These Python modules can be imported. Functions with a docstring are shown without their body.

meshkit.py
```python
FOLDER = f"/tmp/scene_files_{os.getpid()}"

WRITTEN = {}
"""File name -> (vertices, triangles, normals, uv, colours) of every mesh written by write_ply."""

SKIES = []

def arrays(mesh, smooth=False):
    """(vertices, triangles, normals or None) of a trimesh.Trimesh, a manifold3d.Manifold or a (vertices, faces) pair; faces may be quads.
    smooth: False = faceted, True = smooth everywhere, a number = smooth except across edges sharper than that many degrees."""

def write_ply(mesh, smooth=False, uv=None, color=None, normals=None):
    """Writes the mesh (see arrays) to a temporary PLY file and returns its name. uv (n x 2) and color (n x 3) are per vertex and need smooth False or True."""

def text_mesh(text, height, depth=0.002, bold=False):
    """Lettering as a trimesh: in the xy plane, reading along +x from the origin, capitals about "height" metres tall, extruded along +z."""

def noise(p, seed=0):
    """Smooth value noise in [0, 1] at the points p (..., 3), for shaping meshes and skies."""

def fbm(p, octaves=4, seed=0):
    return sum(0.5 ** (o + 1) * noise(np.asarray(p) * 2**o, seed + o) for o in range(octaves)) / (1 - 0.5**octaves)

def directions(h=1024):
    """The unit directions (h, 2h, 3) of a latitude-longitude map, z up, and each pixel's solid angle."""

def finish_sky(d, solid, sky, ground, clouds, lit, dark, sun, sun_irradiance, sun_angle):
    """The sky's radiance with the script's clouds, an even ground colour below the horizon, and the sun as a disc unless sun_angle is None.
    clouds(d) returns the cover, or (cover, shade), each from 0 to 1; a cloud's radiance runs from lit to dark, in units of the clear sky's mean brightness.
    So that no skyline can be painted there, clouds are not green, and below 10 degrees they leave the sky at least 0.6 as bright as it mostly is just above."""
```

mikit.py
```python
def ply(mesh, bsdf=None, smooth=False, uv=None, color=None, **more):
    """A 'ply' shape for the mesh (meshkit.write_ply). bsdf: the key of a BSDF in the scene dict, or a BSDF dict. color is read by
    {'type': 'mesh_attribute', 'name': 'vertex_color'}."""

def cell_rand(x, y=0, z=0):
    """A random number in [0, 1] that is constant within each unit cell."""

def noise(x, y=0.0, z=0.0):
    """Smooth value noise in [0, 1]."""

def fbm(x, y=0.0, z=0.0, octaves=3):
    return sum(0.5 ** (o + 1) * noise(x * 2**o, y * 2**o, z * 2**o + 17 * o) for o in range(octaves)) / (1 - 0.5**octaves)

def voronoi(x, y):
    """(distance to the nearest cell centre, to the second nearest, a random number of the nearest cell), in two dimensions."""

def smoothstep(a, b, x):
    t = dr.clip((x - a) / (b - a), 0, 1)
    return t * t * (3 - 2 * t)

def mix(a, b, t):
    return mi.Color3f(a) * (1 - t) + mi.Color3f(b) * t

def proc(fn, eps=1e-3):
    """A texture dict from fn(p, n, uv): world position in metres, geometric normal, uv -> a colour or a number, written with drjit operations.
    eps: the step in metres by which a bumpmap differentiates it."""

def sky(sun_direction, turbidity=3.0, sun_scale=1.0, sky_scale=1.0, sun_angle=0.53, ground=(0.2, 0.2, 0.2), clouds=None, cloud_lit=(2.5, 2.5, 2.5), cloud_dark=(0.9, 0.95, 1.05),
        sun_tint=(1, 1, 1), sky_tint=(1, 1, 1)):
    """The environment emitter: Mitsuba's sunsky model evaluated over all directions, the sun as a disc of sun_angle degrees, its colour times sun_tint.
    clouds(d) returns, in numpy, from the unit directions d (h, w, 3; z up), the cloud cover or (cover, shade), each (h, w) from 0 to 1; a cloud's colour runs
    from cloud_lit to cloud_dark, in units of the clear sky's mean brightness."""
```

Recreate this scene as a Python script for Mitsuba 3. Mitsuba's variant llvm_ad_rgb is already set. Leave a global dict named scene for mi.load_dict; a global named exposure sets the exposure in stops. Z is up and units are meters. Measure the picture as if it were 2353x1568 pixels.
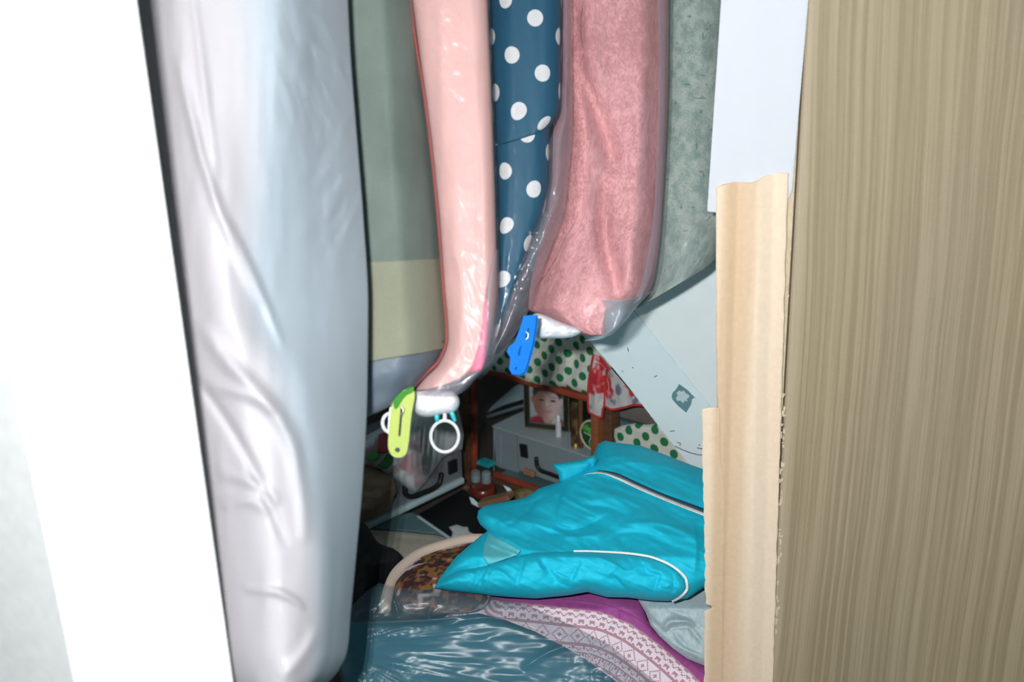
import math, random
import numpy as np, trimesh, drjit as dr, mitsuba as mi
import shapely, shapely.geometry as sg
from scipy.spatial import Delaunay
from scipy.interpolate import PchipInterpolator
import mikit, meshkit
from mikit import noise, fbm, voronoi, cell_rand, smoothstep, mix, proc

T = mi.ScalarTransform4f
scene, labels = {}, {}
rng = np.random.default_rng(7)

# ---------------------------------------------------------------- camera, flash, room light, exposure
W, H, FPX = 2353.0, 1568.0, 2288.0
C = np.array([0.0, 0.0, 1.35])
PITCH, ROLL = math.radians(18.1), math.radians(2.0)
F = np.array([0, math.cos(PITCH), -math.sin(PITCH)])
R0 = np.array([1.0, 0, 0]); U0 = np.cross(R0, F)
R = R0 * math.cos(ROLL) - U0 * math.sin(ROLL)
U = U0 * math.cos(ROLL) + R0 * math.sin(ROLL)
FLASH = C - 0.064 * R + 0.044 * U
FLASH_I = 6.3
exposure = 0.0
scene['camera'] = {'type': 'thinlens', 'fov': math.degrees(2 * math.atan(W / 2 / FPX)), 'fov_axis': 'x', 'near_clip': 0.02, 'far_clip': 50.0,
                   'aperture_radius': 0.0040, 'focus_distance': 1.42,
                   'to_world': T().look_at(origin=C.tolist(), target=(C + F).tolist(), up=U.tolist())}
# the flash window of the camera, 30 by 16 mm, as nine small spots
for i_ in range(9):
    o_ = FLASH + (i_ % 3 - 1) * 0.012 * R + (i_ // 3 - 1) * 0.006 * U
    scene['camera_flash' + ('' if i_ == 0 else f'_{i_:03d}')] = {'type': 'spot', 'intensity': {'type': 'rgb', 'value': [FLASH_I / 9] * 3}, 'cutoff_angle': 65.0, 'beam_width': 45.0,
        'to_world': T().look_at(origin=o_.tolist(), target=(o_ + F).tolist(), up=U.tolist())}
scene['room_light'] = {'type': 'constant', 'radiance': {'type': 'rgb', 'value': [0.15, 0.26, 0.29]}}

# ---------------------------------------------------------------- helpers
def P(px, py, d):
    px, py, d = np.broadcast_arrays(np.asarray(px, float), np.asarray(py, float), np.asarray(d, float))
    return C + d[..., None] * (F + ((px - W / 2) / FPX)[..., None] * R - ((py - H / 2) / FPX)[..., None] * U)

def ray(px, py):
    return P(px, py, 1.0) - C

def d_onz(px, py, z):
    return (z - C[2]) / ray(px, py)[..., 2]

def d_onplane(px, py, p0, n):
    return ((p0 - C) @ n) / (ray(px, py) @ n)

def onplane(px, py, p0, n):
    return P(px, py, d_onplane(px, py, p0, n))

def lin(r, g, b, k=1.0):
    x = np.array([r, g, b], float) / 255
    return (np.where(x < 0.04045, x / 12.92, ((x + 0.055) / 1.055) ** 2.4) * k).tolist()

def rgb(c): return {'type': 'rgb', 'value': [float(min(max(x, 0), 0.97)) for x in c]}

def mat(name, base, rough=0.6, two=True, bump=None, bscale=1.0, **kw):
    d = {'type': 'principled', 'base_color': base if isinstance(base, dict) else rgb(base), 'roughness': rough, **kw}
    if bump is not None:
        d = {'type': 'bumpmap', 'arbitrary': bump, 'scale': bscale, 'bsdf': d}
    if two: d = {'type': 'twosided', 'bsdf': d}
    scene['material_' + name] = d
    return name

def film(name, base, opacity, rough=0.2, spec=1.0):
    """clear or milky plastic film: a share of the light passes straight, the rest is scattered and mirrored by the film"""
    scene['material_' + name] = {'type': 'mask', 'opacity': opacity if isinstance(opacity, dict) else float(opacity),
                   'bsdf': {'type': 'twosided', 'bsdf': {'type': 'principled', 'base_color': rgb(base), 'roughness': rough, 'specular': spec}}}
    return name

def numbered(key):
    if key not in used: used.add(key); return key
    i = 1
    while f'{key}_{i:03d}' in used: i += 1
    used.add(f'{key}_{i:03d}'); return f'{key}_{i:03d}'
used = set()

def thing(name, label, cat, group=None):
    key = numbered(name); labels[key] = {'label': label, 'category': cat}
    if group: labels[key]['group'] = group
    return key

def obj(name, mesh, bsdf, parent=None, smooth=True, uv=None, label=None, kind=None):
    key = numbered(parent + '__' + name if parent else name)
    scene[key] = mikit.ply(mesh, 'material_' + bsdf, smooth=smooth, uv=uv)
    if label or kind:
        e = labels.setdefault(key, {})
        if label: e['label'] = label
        if kind: e['kind'] = kind
    return key

def single(name, mesh, bsdf, label, cat, smooth=True, uv=None, group=None):
    key = thing(name, label, cat, group); scene[key] = mikit.ply(mesh, 'material_' + bsdf, smooth=smooth, uv=uv)
    return key

def struct(name, mesh, bsdf, smooth=False, uv=None, label=None):
    scene[name] = mikit.ply(mesh, 'material_' + bsdf, smooth=smooth, uv=uv); used.add(name)
    labels[name] = {'kind': 'structure', 'label': label or name.replace('_', ' ')}
    return name

def unit(v): v = np.asarray(v, float); return v / np.linalg.norm(v)

def frame_box(o, a, b, c, bevel=0.0):
    """box from corner o along edge vectors a, b, c, edges bevelled"""
    o, a, b, c = (np.asarray(x, float) for x in (o, a, b, c))
    import manifold3d as m3
    la, lb, lc = (np.linalg.norm(x) for x in (a, b, c))
    r = min(bevel, 0.45 * min(la, lb, lc))
    pts = []
    for i in (0, 1):
        for j in (0, 1):
            for k in (0, 1):
                q = np.array([i * la, j * lb, k * lc]); s = np.array([1 - 2 * i, 1 - 2 * j, 1 - 2 * k])
                if r > 0:
                    for ax in range(3):
                        m = np.ones(3); m[ax] = 0
                        pts.append(q + s * r * m)
                else: pts.append(q)
    hull = m3.Manifold.hull_points(np.array(pts)).to_mesh()
    v = np.asarray(hull.vert_properties)[:, :3] @ np.array([a / la, b / lb, c / lc]) + o
    f = np.asarray(hull.tri_verts)
    m = trimesh.Trimesh(v, f, process=False)
    if np.dot(np.cross(a, b), c) < 0: m = trimesh.Trimesh(v, f[:, ::-1], process=False)
    return m

def beam(p0, p1, w, h, up=(0, 0, 1), bevel=0.0025):
    p0, p1 = np.asarray(p0, float), np.asarray(p1, float)
    t = p1 - p0; s = unit(np.cross(t, up)); u = unit(np.cross(s, t))
    return frame_box(p0 - s * w / 2 - u * h / 2, t, s * w, u * h, bevel)

def tube(pts, r, sides=10, closed=False, flat=1.0, nrm=None):
    p = np.asarray(pts, float); n = len(p)
    if closed: t = np.roll(p, -1, 0) - np.roll(p, 1, 0)
    else: t = np.gradient(p, axis=0)
    t /= np.linalg.norm(t, axis=1, keepdims=True)
    ref = np.asarray(nrm, float) if nrm is not None else F
    a = np.cross(t, ref); bad = np.linalg.norm(a, axis=1) < 1e-6
    a[bad] = np.cross(t[bad], [0.3, 0.1, 0.9]); a /= np.linalg.norm(a, axis=1, keepdims=True)
    b = np.cross(t, a)
    ang = np.arange(sides) * 2 * np.pi / sides
    rr = np.broadcast_to(np.asarray(r, float), (n,))
    v = p[:, None] + rr[:, None, None] * (np.cos(ang)[None, :, None] * a[:, None] + flat * np.sin(ang)[None, :, None] * b[:, None])
    m = n if closed else n - 1
    f = []
    for i in range(m):
        k = (i + 1) % n
        for j in range(sides):
            l = (j + 1) % sides
            f += [[i * sides + j, i * sides + l, k * sides + l], [i * sides + j, k * sides + l, k * sides + j]]
    v = v.reshape(-1, 3)
    if not closed:
        v = np.vstack([v, p[:1], p[-1:]]); c0, c1 = len(v) - 2, len(v) - 1
        for j in range(sides):
            l = (j + 1) % sides
            f += [[c0, l, j], [c1, (n - 1) * sides + j, (n - 1) * sides + l]]
    return trimesh.Trimesh(v, np.array(f)[:, ::-1], process=False)

def spline(pts, n, closed=False):
    """smooth curve through points (any dimension)"""
    p = np.asarray(pts, float)
    if closed: p = np.vstack([p, p[:1]])
    s = np.concatenate([[0], np.cumsum(np.linalg.norm(np.diff(p, axis=0), axis=1))])
    from scipy.interpolate import CubicSpline
    q = np.linspace(0, s[-1], n + (1 if closed else 0))
    if closed: return CubicSpline(s, p, bc_type='periodic')(q)[:-1]
    return PchipInterpolator(s, p)(q)

def dist_poly(px, py, line):
    """distance of points to a polyline, signed distance (left positive) and arc length, in its own units"""
    q = np.stack([px, py], -1); L = np.asarray(line, float)
    best = np.full(px.shape, 1e9); arc = np.zeros(px.shape); sgn = np.ones(px.shape); s0 = 0
    for a, b in zip(L[:-1], L[1:]):
        e = b - a; l = np.linalg.norm(e); t = np.clip(((q - a) @ e) / l ** 2, 0, 1)
        v = q - (a + t[..., None] * e); dd = np.hypot(v[..., 0], v[..., 1])
        better = dd < best
        best = np.where(better, dd, best); arc = np.where(better, s0 + t * l, arc)
        sgn = np.where(better, np.sign(e[0] * v[..., 1] - e[1] * v[..., 0]), sgn); s0 += l
    return best, best * sgn, arc, s0

def crease(px, py, line, w, a, soft=1.0):
    """a fold of cloth along a line, fading at its ends; positive comes nearer"""
    d, _, s, L = dist_poly(px, py, spline(line, 24))
    fade = np.sin(np.pi * np.clip(s / L, 0, 1)) ** 0.5 if soft else 1.0
    return a * np.exp(-(d / w) ** 2) * fade

def fold(px, py, line, w, a):
    """a sharp crease of crisp cloth: steep on one side, easing out on the other"""
    d, sd, s, L = dist_poly(px, py, spline(line, 24))
    fade = np.sin(np.pi * np.clip(s / L, 0, 1)) ** 0.5
    return a * np.where(sd > 0, np.exp(-np.abs(sd) / (1.9 * w)), np.exp(-np.abs(sd) / (0.45 * w))) * np.exp(-(np.maximum(d - np.abs(sd), 0) / w) ** 2) * fade

def pn(px, py, sx, sy, seed=0, octaves=3):
    return meshkit.fbm(np.stack([px / sx, py / sy, np.zeros_like(px) + seed * 3.1], -1), octaves, seed) * 2 - 1

def ridged(px, py, sx, sy, seed=0, octaves=3):
    out = 0
    for o in range(octaves):
        n = meshkit.noise(np.stack([px / sx * 2 ** o, py / sy * 2 ** o, np.zeros_like(px) + seed * 1.7 + o], -1), seed + o)
        out = out + 0.5 ** o * (1 - np.abs(2 * n - 1)) 
    return out / 2

def grid_faces(nv, nu):
    i, j = np.meshgrid(np.arange(nv - 1), np.arange(nu - 1), indexing='ij'); a = (i * nu + j).ravel()
    return np.vstack([np.stack([a, a + nu, a + nu + 1], 1), np.stack([a, a + nu + 1, a + 1], 1)])

def loft(rows, nv=150, nu=56, disp=None, thick=None, back=F):
    """hanging cloth: rows from top to bottom of (x, y, depth) stations across the front; returns mesh and metric uv. thick closes it at the back."""
    A = np.array(rows, float)
    t0 = np.linspace(0, 1, A.shape[0]); s0 = np.linspace(0, 1, A.shape[1])
    ty = np.concatenate([[0], np.cumsum(np.abs(np.diff(A[:, :, 1].mean(1))) + 1e-3)]); ty /= ty[-1]
    B = PchipInterpolator(ty, A, axis=0)(np.linspace(0, 1, nv))
    B = PchipInterpolator(s0, B, axis=1)(np.linspace(0, 1, nu))
    px, py, d = B[..., 0], B[..., 1], B[..., 2]
    u = np.broadcast_to(np.linspace(0, 1, nu), px.shape); v = np.broadcast_to(np.linspace(0, 1, nv)[:, None], px.shape)
    if disp is not None: d = d - disp(px, py, u, v)
    G = P(px, py, d)
    du = np.concatenate([np.zeros((nv, 1)), np.cumsum(np.linalg.norm(np.diff(G, axis=1), axis=2), 1)], 1)
    dv = np.concatenate([np.zeros((1, nu)), np.cumsum(np.linalg.norm(np.diff(G, axis=0), axis=2), 0)], 0)
    du = du - du[:, nu // 2:nu // 2 + 1]; dv = np.broadcast_to(dv.mean(1)[:, None], du.shape)
    uv = np.stack([du.ravel(), dv.ravel()], 1)
    Fc = grid_faces(nv, nu)
    if thick is None: return trimesh.Trimesh(G.reshape(-1, 3), Fc, process=False), uv
    th = thick * (np.sin(np.pi * np.clip(u, 0, 1)) ** 0.6 * np.sin(np.pi * np.clip(0.5 + 0.5 * (1 - v), 0, 1)) ** 0.4) + 0.002
    K = G + th[..., None] * back
    n = nv * nu; idx = np.arange(n).reshape(nv, nu)
    rim = np.concatenate([idx[0, :-1], idx[:-1, -1], idx[-1, :0:-1], idx[:0:-1, 0]]); nx = np.roll(rim, -1)
    side = np.vstack([np.stack([rim, nx, nx + n], 1), np.stack([rim, nx + n, rim + n], 1)])
    return trimesh.Trimesh(np.vstack([G.reshape(-1, 3), K.reshape(-1, 3)]), np.vstack([Fc, Fc[:, ::-1] + n, side]), process=False), np.vstack([uv, uv])

def relief(poly, front, back=None, step=5.0, bstep=4.0, smooth_outline=0, uvfn=None):
    """a soft body: outline, depth of its front at (x, y, distance inside the outline), depth of its back. Closed. back None: an open sheet."""
    p = np.asarray(poly, float)
    if smooth_outline: p = spline(p, smooth_outline, closed=True)
    pg = sg.Polygon(p)
    if not pg.is_valid: pg = pg.buffer(0)
    if pg.geom_type != 'Polygon': pg = max(pg.geoms, key=lambda g: g.area)
    ring = pg.exterior; n = max(8, int(ring.length / bstep))
    B = np.array([ring.interpolate(t).coords[0] for t in np.linspace(0, ring.length, n, endpoint=False)])
    x0, y0, x1, y1 = pg.bounds
    gx, gy = np.meshgrid(np.arange(x0, x1, step), np.arange(y0, y1, step * 0.87)); gx = gx + (np.arange(len(gx)) % 2)[:, None] * step / 2
    q = np.stack([gx.ravel(), gy.ravel()], 1)
    q = q[shapely.contains_xy(pg, q[:, 0], q[:, 1])]
    dd = shapely.distance(shapely.points(q), ring); q, dd = q[dd > 0.55 * step], dd[dd > 0.55 * step]
    A = np.vstack([B, q]); dist = np.concatenate([np.zeros(n), dd])
    tri = Delaunay(A).simplices; cen = A[tri].mean(1)
    tri = tri[shapely.contains_xy(pg, cen[:, 0], cen[:, 1])]
    e1, e2 = A[tri[:, 1]] - A[tri[:, 0]], A[tri[:, 2]] - A[tri[:, 0]]
    flip = (e1[:, 0] * e2[:, 1] - e1[:, 1] * e2[:, 0]) > 0
    tri[flip] = tri[flip][:, ::-1]
    V = P(A[:, 0], A[:, 1], front(A[:, 0], A[:, 1], dist))
    uv = np.stack(uvfn(A[:, 0], A[:, 1]), 1) if uvfn else None
    if back is None: return trimesh.Trimesh(V, tri, process=False), uv
    K = P(A[:, 0], A[:, 1], back(A[:, 0], A[:, 1])); m = len(A)
    b = np.arange(n); nx = np.roll(b, -1)
    area = np.sum(B[:, 0] * np.roll(B[:, 1], -1) - np.roll(B[:, 0], -1) * B[:, 1])
    side = np.vstack([np.stack([b, nx, nx + m], 1), np.stack([b, nx + m, b + m], 1)])
    if area < 0: side = side[:, ::-1]
    return trimesh.Trimesh(np.vstack([V, K]), np.vstack([tri, tri[:, ::-1] + m, side]), process=False), (np.vstack([uv, uv]) if uvfn else None)

def pillow(dist, w): return np.sqrt(np.clip(1 - (1 - np.clip(dist / w, 0, 1)) ** 2, 0, 1))

def slab(outline, p0, n, thick, bevel=0):
    """a flat plate of the given outline lying in the plane (p0, n), thickness away from the camera"""
    p = np.asarray(outline, float); V = onplane(p[:, 0], p[:, 1], p0, n)
    e1 = unit(V[1] - V[0]); nn = unit(n); e2 = np.cross(nn, e1)
    q = np.stack([(V - V[0]) @ e1, (V - V[0]) @ e2], 1)
    m = trimesh.creation.extrude_polygon(sg.Polygon(q).buffer(0), thick, engine='earcut')
    s = 1.0 if nn @ F > 0 else -1.0
    v = V[0] + m.vertices[:, :1] * e1 + m.vertices[:, 1:2] * e2 + m.vertices[:, 2:] * (nn * s)
    f = m.faces if s > 0 else m.faces[:, ::-1]
    return trimesh.Trimesh(v, f, process=False)

def cylinder(p0, p1, r0, r1=None, sides=28):
    r1 = r0 if r1 is None else r1
    return tube(np.array([p0, np.asarray(p0) * 0.999 + np.asarray(p1) * 0.001, p1], float), [r0, r0, r1], sides, nrm=[0.31, 0.77, 0.1])

def lathe(base, axis, prof, sides=32):
    base = np.asarray(base, float); ax = unit(axis); a = unit(np.cross(ax, [0.3, 0.9, 0.13])); b = np.cross(ax, a)
    ang = np.arange(sides) * 2 * np.pi / sides
    v = np.vstack([base + h * ax + r * (np.cos(ang)[:, None] * a + np.sin(ang)[:, None] * b) for r, h in prof])
    f = []
    for i in range(len(prof) - 1):
        for j in range(sides):
            l = (j + 1) % sides
            f += [[i * sides + j, i * sides + l, (i + 1) * sides + l], [i * sides + j, (i + 1) * sides + l, (i + 1) * sides + j]]
    return trimesh.Trimesh(v, np.array(f), process=False)

def sp(s, x, y=0.0, z=0.0): return noise(x * s, y * s, z * s)

# ---------------------------------------------------------------- materials
wall_fn = lambda p, n, uv: mix((0.80, 0.81, 0.80), (0.86, 0.865, 0.86), fbm(p.x * 30, p.y * 30, p.z * 30))
mat('white_paint', proc(wall_fn), 0.7)
mat('shaded_paint', proc(lambda p, n, uv: mix((0.33, 0.33, 0.325), (0.40, 0.40, 0.395), fbm(p.x * 160, p.y * 160, p.z * 110))), 0.85)  # white wall's return face: its shade is put into a darker base colour
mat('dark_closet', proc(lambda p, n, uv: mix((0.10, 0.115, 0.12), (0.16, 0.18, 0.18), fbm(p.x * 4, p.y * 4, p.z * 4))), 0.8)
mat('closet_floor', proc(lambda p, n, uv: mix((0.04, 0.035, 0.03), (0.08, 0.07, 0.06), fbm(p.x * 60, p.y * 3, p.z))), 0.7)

# the oak door's plane is vertical, its left edge at x 1812 mid-height
DOOR_P = P(1812, 784, 1.22)
DOOR_DIR = unit(np.array([math.cos(math.radians(-10)), math.sin(math.radians(-10)), 0]))       # runs right and a little nearer
DOOR_N = unit(np.cross(DOOR_DIR, [0, 0, 1.0]))
if DOOR_N @ F < 0: DOOR_N = -DOOR_N
def oak_fn(p, n, uv):
    u, v = uv.x, uv.y
    wob = (fbm(v * 1.3, u * 2.0, 3.0) - 0.5) * 0.045 + (fbm(v * 5.0, u * 9.0, 7.0) - 0.5) * 0.006
    g = u + wob
    rings = noise(g * 270.0, v * 2.2, 1.0) * 0.5 + noise(g * 560.0, v * 5.0, 5.0) * 0.38 + noise(g * 110.0, v * 1.2, 2.0) * 0.12 + 0.05
    t = smoothstep(0.25, 0.85, rings)
    fine = noise(g * 1500.0, v * 26.0, 9.0) * 0.6 + noise(u * 1300.0, v * 1300.0, 3.0) * 0.4
    c = mix((0.250, 0.197, 0.118), (0.328, 0.264, 0.167), t)
    c = mix(c, (0.44, 0.37, 0.26), 0.55 * smoothstep(0.017, 0.004, u))
    tint = mix((0.93, 0.94, 1.06), (1.04, 1.01, 0.94), fbm(g * 7.0, v * 1.2, 4.0))
    return c * tint * (0.92 + 0.16 * fine)
mat('oak', proc(oak_fn), 0.62, specular=0.25)
def tape_fn(p, n, uv):
    f = fbm(uv.x * 220.0, uv.y * 220.0, 1.0)
    band = noise(uv.x * 45.0 + fbm(uv.y * 4.0, 2.0) * 0.6, uv.y * 0.8, 6.0)
    return mix((0.58, 0.41, 0.265), (0.71, 0.56, 0.42), smoothstep(0.2, 0.8, band)) * (0.95 + 0.1 * f)
mat('masking_tape', proc(tape_fn), 0.75)
mat('paper', (0.53, 0.54, 0.58), 0.75)
mat('torn_paper', proc(lambda p, n, uv: mix((0.42, 0.33, 0.2), (0.62, 0.52, 0.38), fbm(p.x * 300, p.y * 300, p.z * 120))), 0.85)

# ---------------------------------------------------------------- setting
Zf = 0.33
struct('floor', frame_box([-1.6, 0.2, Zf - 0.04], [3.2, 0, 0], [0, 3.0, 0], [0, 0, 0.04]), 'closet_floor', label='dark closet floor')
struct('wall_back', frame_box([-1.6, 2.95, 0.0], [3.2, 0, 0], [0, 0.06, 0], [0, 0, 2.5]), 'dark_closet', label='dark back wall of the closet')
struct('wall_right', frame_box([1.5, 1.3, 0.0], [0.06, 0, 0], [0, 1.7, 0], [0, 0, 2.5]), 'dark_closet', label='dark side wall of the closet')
struct('ceiling', frame_box([-1.6, 0.9, 2.45], [3.2, 0, 0], [0, 2.1, 0], [0, 0, 0.05]), 'white_paint', label='closet ceiling')
# white wall end: the face between two upright edges, and the return behind
WE = P(424, 784, 0.68); WG = P(14, 784, 0.615)
wx, wy = np.array([WG[0], WG[1]]), np.array([WE[0], WE[1]])
pg = sg.Polygon([wy, wx, wx + [-0.03, 0.06], wx + [-0.03, 0.10], wy + [-0.08, 0.07], wy + [-0.012, 0.028]]).buffer(-0.004).buffer(0.004, quad_segs=5)
struct('wall_left', trimesh.creation.extrude_polygon(pg, 2.4, engine='earcut'), 'white_paint', smooth=35, label='overexposed white wall end in the left foreground')
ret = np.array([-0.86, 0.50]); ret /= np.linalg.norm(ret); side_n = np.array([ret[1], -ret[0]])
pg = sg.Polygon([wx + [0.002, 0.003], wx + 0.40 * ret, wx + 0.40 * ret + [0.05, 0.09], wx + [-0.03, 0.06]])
struct('wall_left_return', trimesh.creation.extrude_polygon(pg, 2.4, engine='earcut'), 'shaded_paint', label='left return of the white wall end, its shade painted in as grey')
# wall further left, behind the bag
struct('wall_left_inner', frame_box([-0.95, 0.75, 0.0], [0.05, 0, 0], [0, 2.2, 0], [0, 0, 2.5]), 'white_paint', label='shaded left wall of the closet')

# oak door and its taped edge
def door_pt(px, py, off=0.0): return onplane(px, py, DOOR_P - off * DOOR_N, DOOR_N)
def upright(px_top, px_bot):   # horizontal offset along the door of an upright edge
    return (door_pt((px_top + px_bot) / 2, 784) - DOOR_P) @ DOOR_DIR
def door_uv(mesh):
    q = np.asarray(mesh.vertices) - DOOR_P
    return np.stack([q @ DOOR_DIR, q[:, 2]], 1)
base = np.array([DOOR_P[0], DOOR_P[1], 0.3])
m = frame_box(base, DOOR_DIR * 0.72, np.array([0, 0, 1.9]), DOOR_N * 0.036, 0.002)
struct('door_1', m, 'oak', uv=door_uv(m), label='pale oak veneer door with upright grain on the right')
# post behind paper and tape
post = frame_box(base - DOOR_DIR * 0.082 + DOOR_N * 0.004, DOOR_DIR * 0.080, np.array([0, 0, 1.9]), DOOR_N * 0.03, 0.001)
struct('trim_1', post, 'torn_paper', label='upright post beside the oak door, covered by paper and tape')

def taped(outline, off, thick, ridges, seed, step=5.0):
    p = np.asarray(outline, float)
    def front(px, py, dist):
        d = d_onplane(px, py, DOOR_P - off * DOOR_N, DOOR_N)
        h = 0
        for (xt, xb, w, a) in ridges:
            h = h + a * np.exp(-((px - (xt + (xb - xt) * py / 1568)) / w) ** 2)
        return d - h - 0.0004 * pn(px, py, 60, 240, seed)
    def back(px, py): return d_onplane(px, py, DOOR_P - (off - thick) * DOOR_N, DOOR_N)
    m, _ = relief(p, front, back, step=step, bstep=3.0)
    return m
def rough_edge(a, b, amp, n, seed):
    r = np.random.default_rng(seed); t = np.linspace(0, 1, n)[:, None]
    q = np.array(a) * (1 - t) + np.array(b) * t; d = np.array(b, float) - a; nn = np.array([-d[1], d[0]]) / np.linalg.norm(d)
    k = r.normal(0, amp, n); k[0] = k[-1] = 0
    return [tuple(x) for x in q + nn * k[:, None]]
paper = [(1661, -60), (1625, 486), (1650, 489), (1700, 492), (1800, 480), (1820, 440), (1856, 20), (1862, -60)]
m = taped(paper, 0.0022, 0.0012, [(1740, 1700, 25, 0.001)], 3, 8.0)
single('paper_sheet', m, 'paper', 'white sheet of paper fixed upright beside the top of the oak door', 'paper')
torn = [(1645, 432), (1660, 424), (1690, 418), (1712, 419), (1728, 420), (1742, 414), (1758, 405), (1775, 401), (1795, 397), (1812, 398)]
main = [(1812, 398)] + rough_edge((1811, 420), (1774, 1640), 0.8, 60, 5) + [(1655, 1640)] + rough_edge((1652, 1500), (1645, 640), 0.7, 30, 6) + torn[:-1]
m = taped(main, 0.0066, 0.0030, [(1675, 1650, 14, 0.0024), (1712, 1664, 12, -0.0030), (1755, 1720, 16, 0.0034), (1790, 1754, 12, -0.0020)], 11, 4.5)
single('masking_tape', m, 'masking_tape', 'long cream masking tape strip with raised pleats along the oak door edge', 'tape', uv=door_uv(m))
low = [(1613, 941)] + rough_edge((1613, 960), (1621, 1388), 1.0, 40, 8) + [(1640, 1396), (1618, 1406)] + rough_edge((1619, 1420), (1617, 1640), 0.7, 18, 9) + [(1658, 1640)] + rough_edge((1660, 1500), (1666, 1130), 1.0, 40, 10) + [(1655, 1040), (1654, 938), (1634, 937)]
m = taped(low, 0.0096, 0.0012, [(1645, 1640, 10, 0.0006)], 12, 4.5)
single('masking_tape', m, 'masking_tape', 'narrow lower masking tape strip with a small tear, overlapping the left of the long strip', 'tape', uv=door_uv(m))
# paper fibres left on the veneer
r = np.random.default_rng(21)
frag = thing('torn_paper_scraps', 'ragged torn paper fibres left on the oak veneer beside the tape', 'paper scraps')
for (y0, y1, k) in ((905, 1160, 26), (1215, 1300, 12), (1335, 1470, 12), (560, 780, 7)):
    for i in range(k):
        y = r.uniform(y0, y1); x = 1812 - (y - 398) * 38 / 1242 + r.uniform(1, 9)
        w, h = r.uniform(2.0, 5.5), r.uniform(4, 17)
        pts = [(x - w / 2, y - h / 2), (x, y - h / 2 + 2), (x + w / 2 + r.uniform(0, 3), y - h / 4), (x + w / 2, y + h / 3), (x - 1, y + h / 2), (x - w / 2 - 1, y + h / 4)]
        obj('scrap', slab(pts, DOOR_P - 0.0011 * DOOR_N, DOOR_N, 0.0010), 'torn_paper', frag, smooth=False)

# ---------------------------------------------------------------- hanging garments
def fabric(name, col, rough=0.8, var=0.12, scale=40, fine=700, sheen=0.3, sp=0.2):
    c = [float(x) for x in col]
    fn = lambda p, n, uv: mi.Color3f(*c) * (1 - var + 2 * var * fbm(p.x * scale, p.y * scale, p.z * scale)) * (0.94 + 0.12 * noise(p.x * fine, p.y * fine, p.z * fine))
    return mat(name, proc(fn), rough, sheen=sheen, specular=sp)

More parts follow.
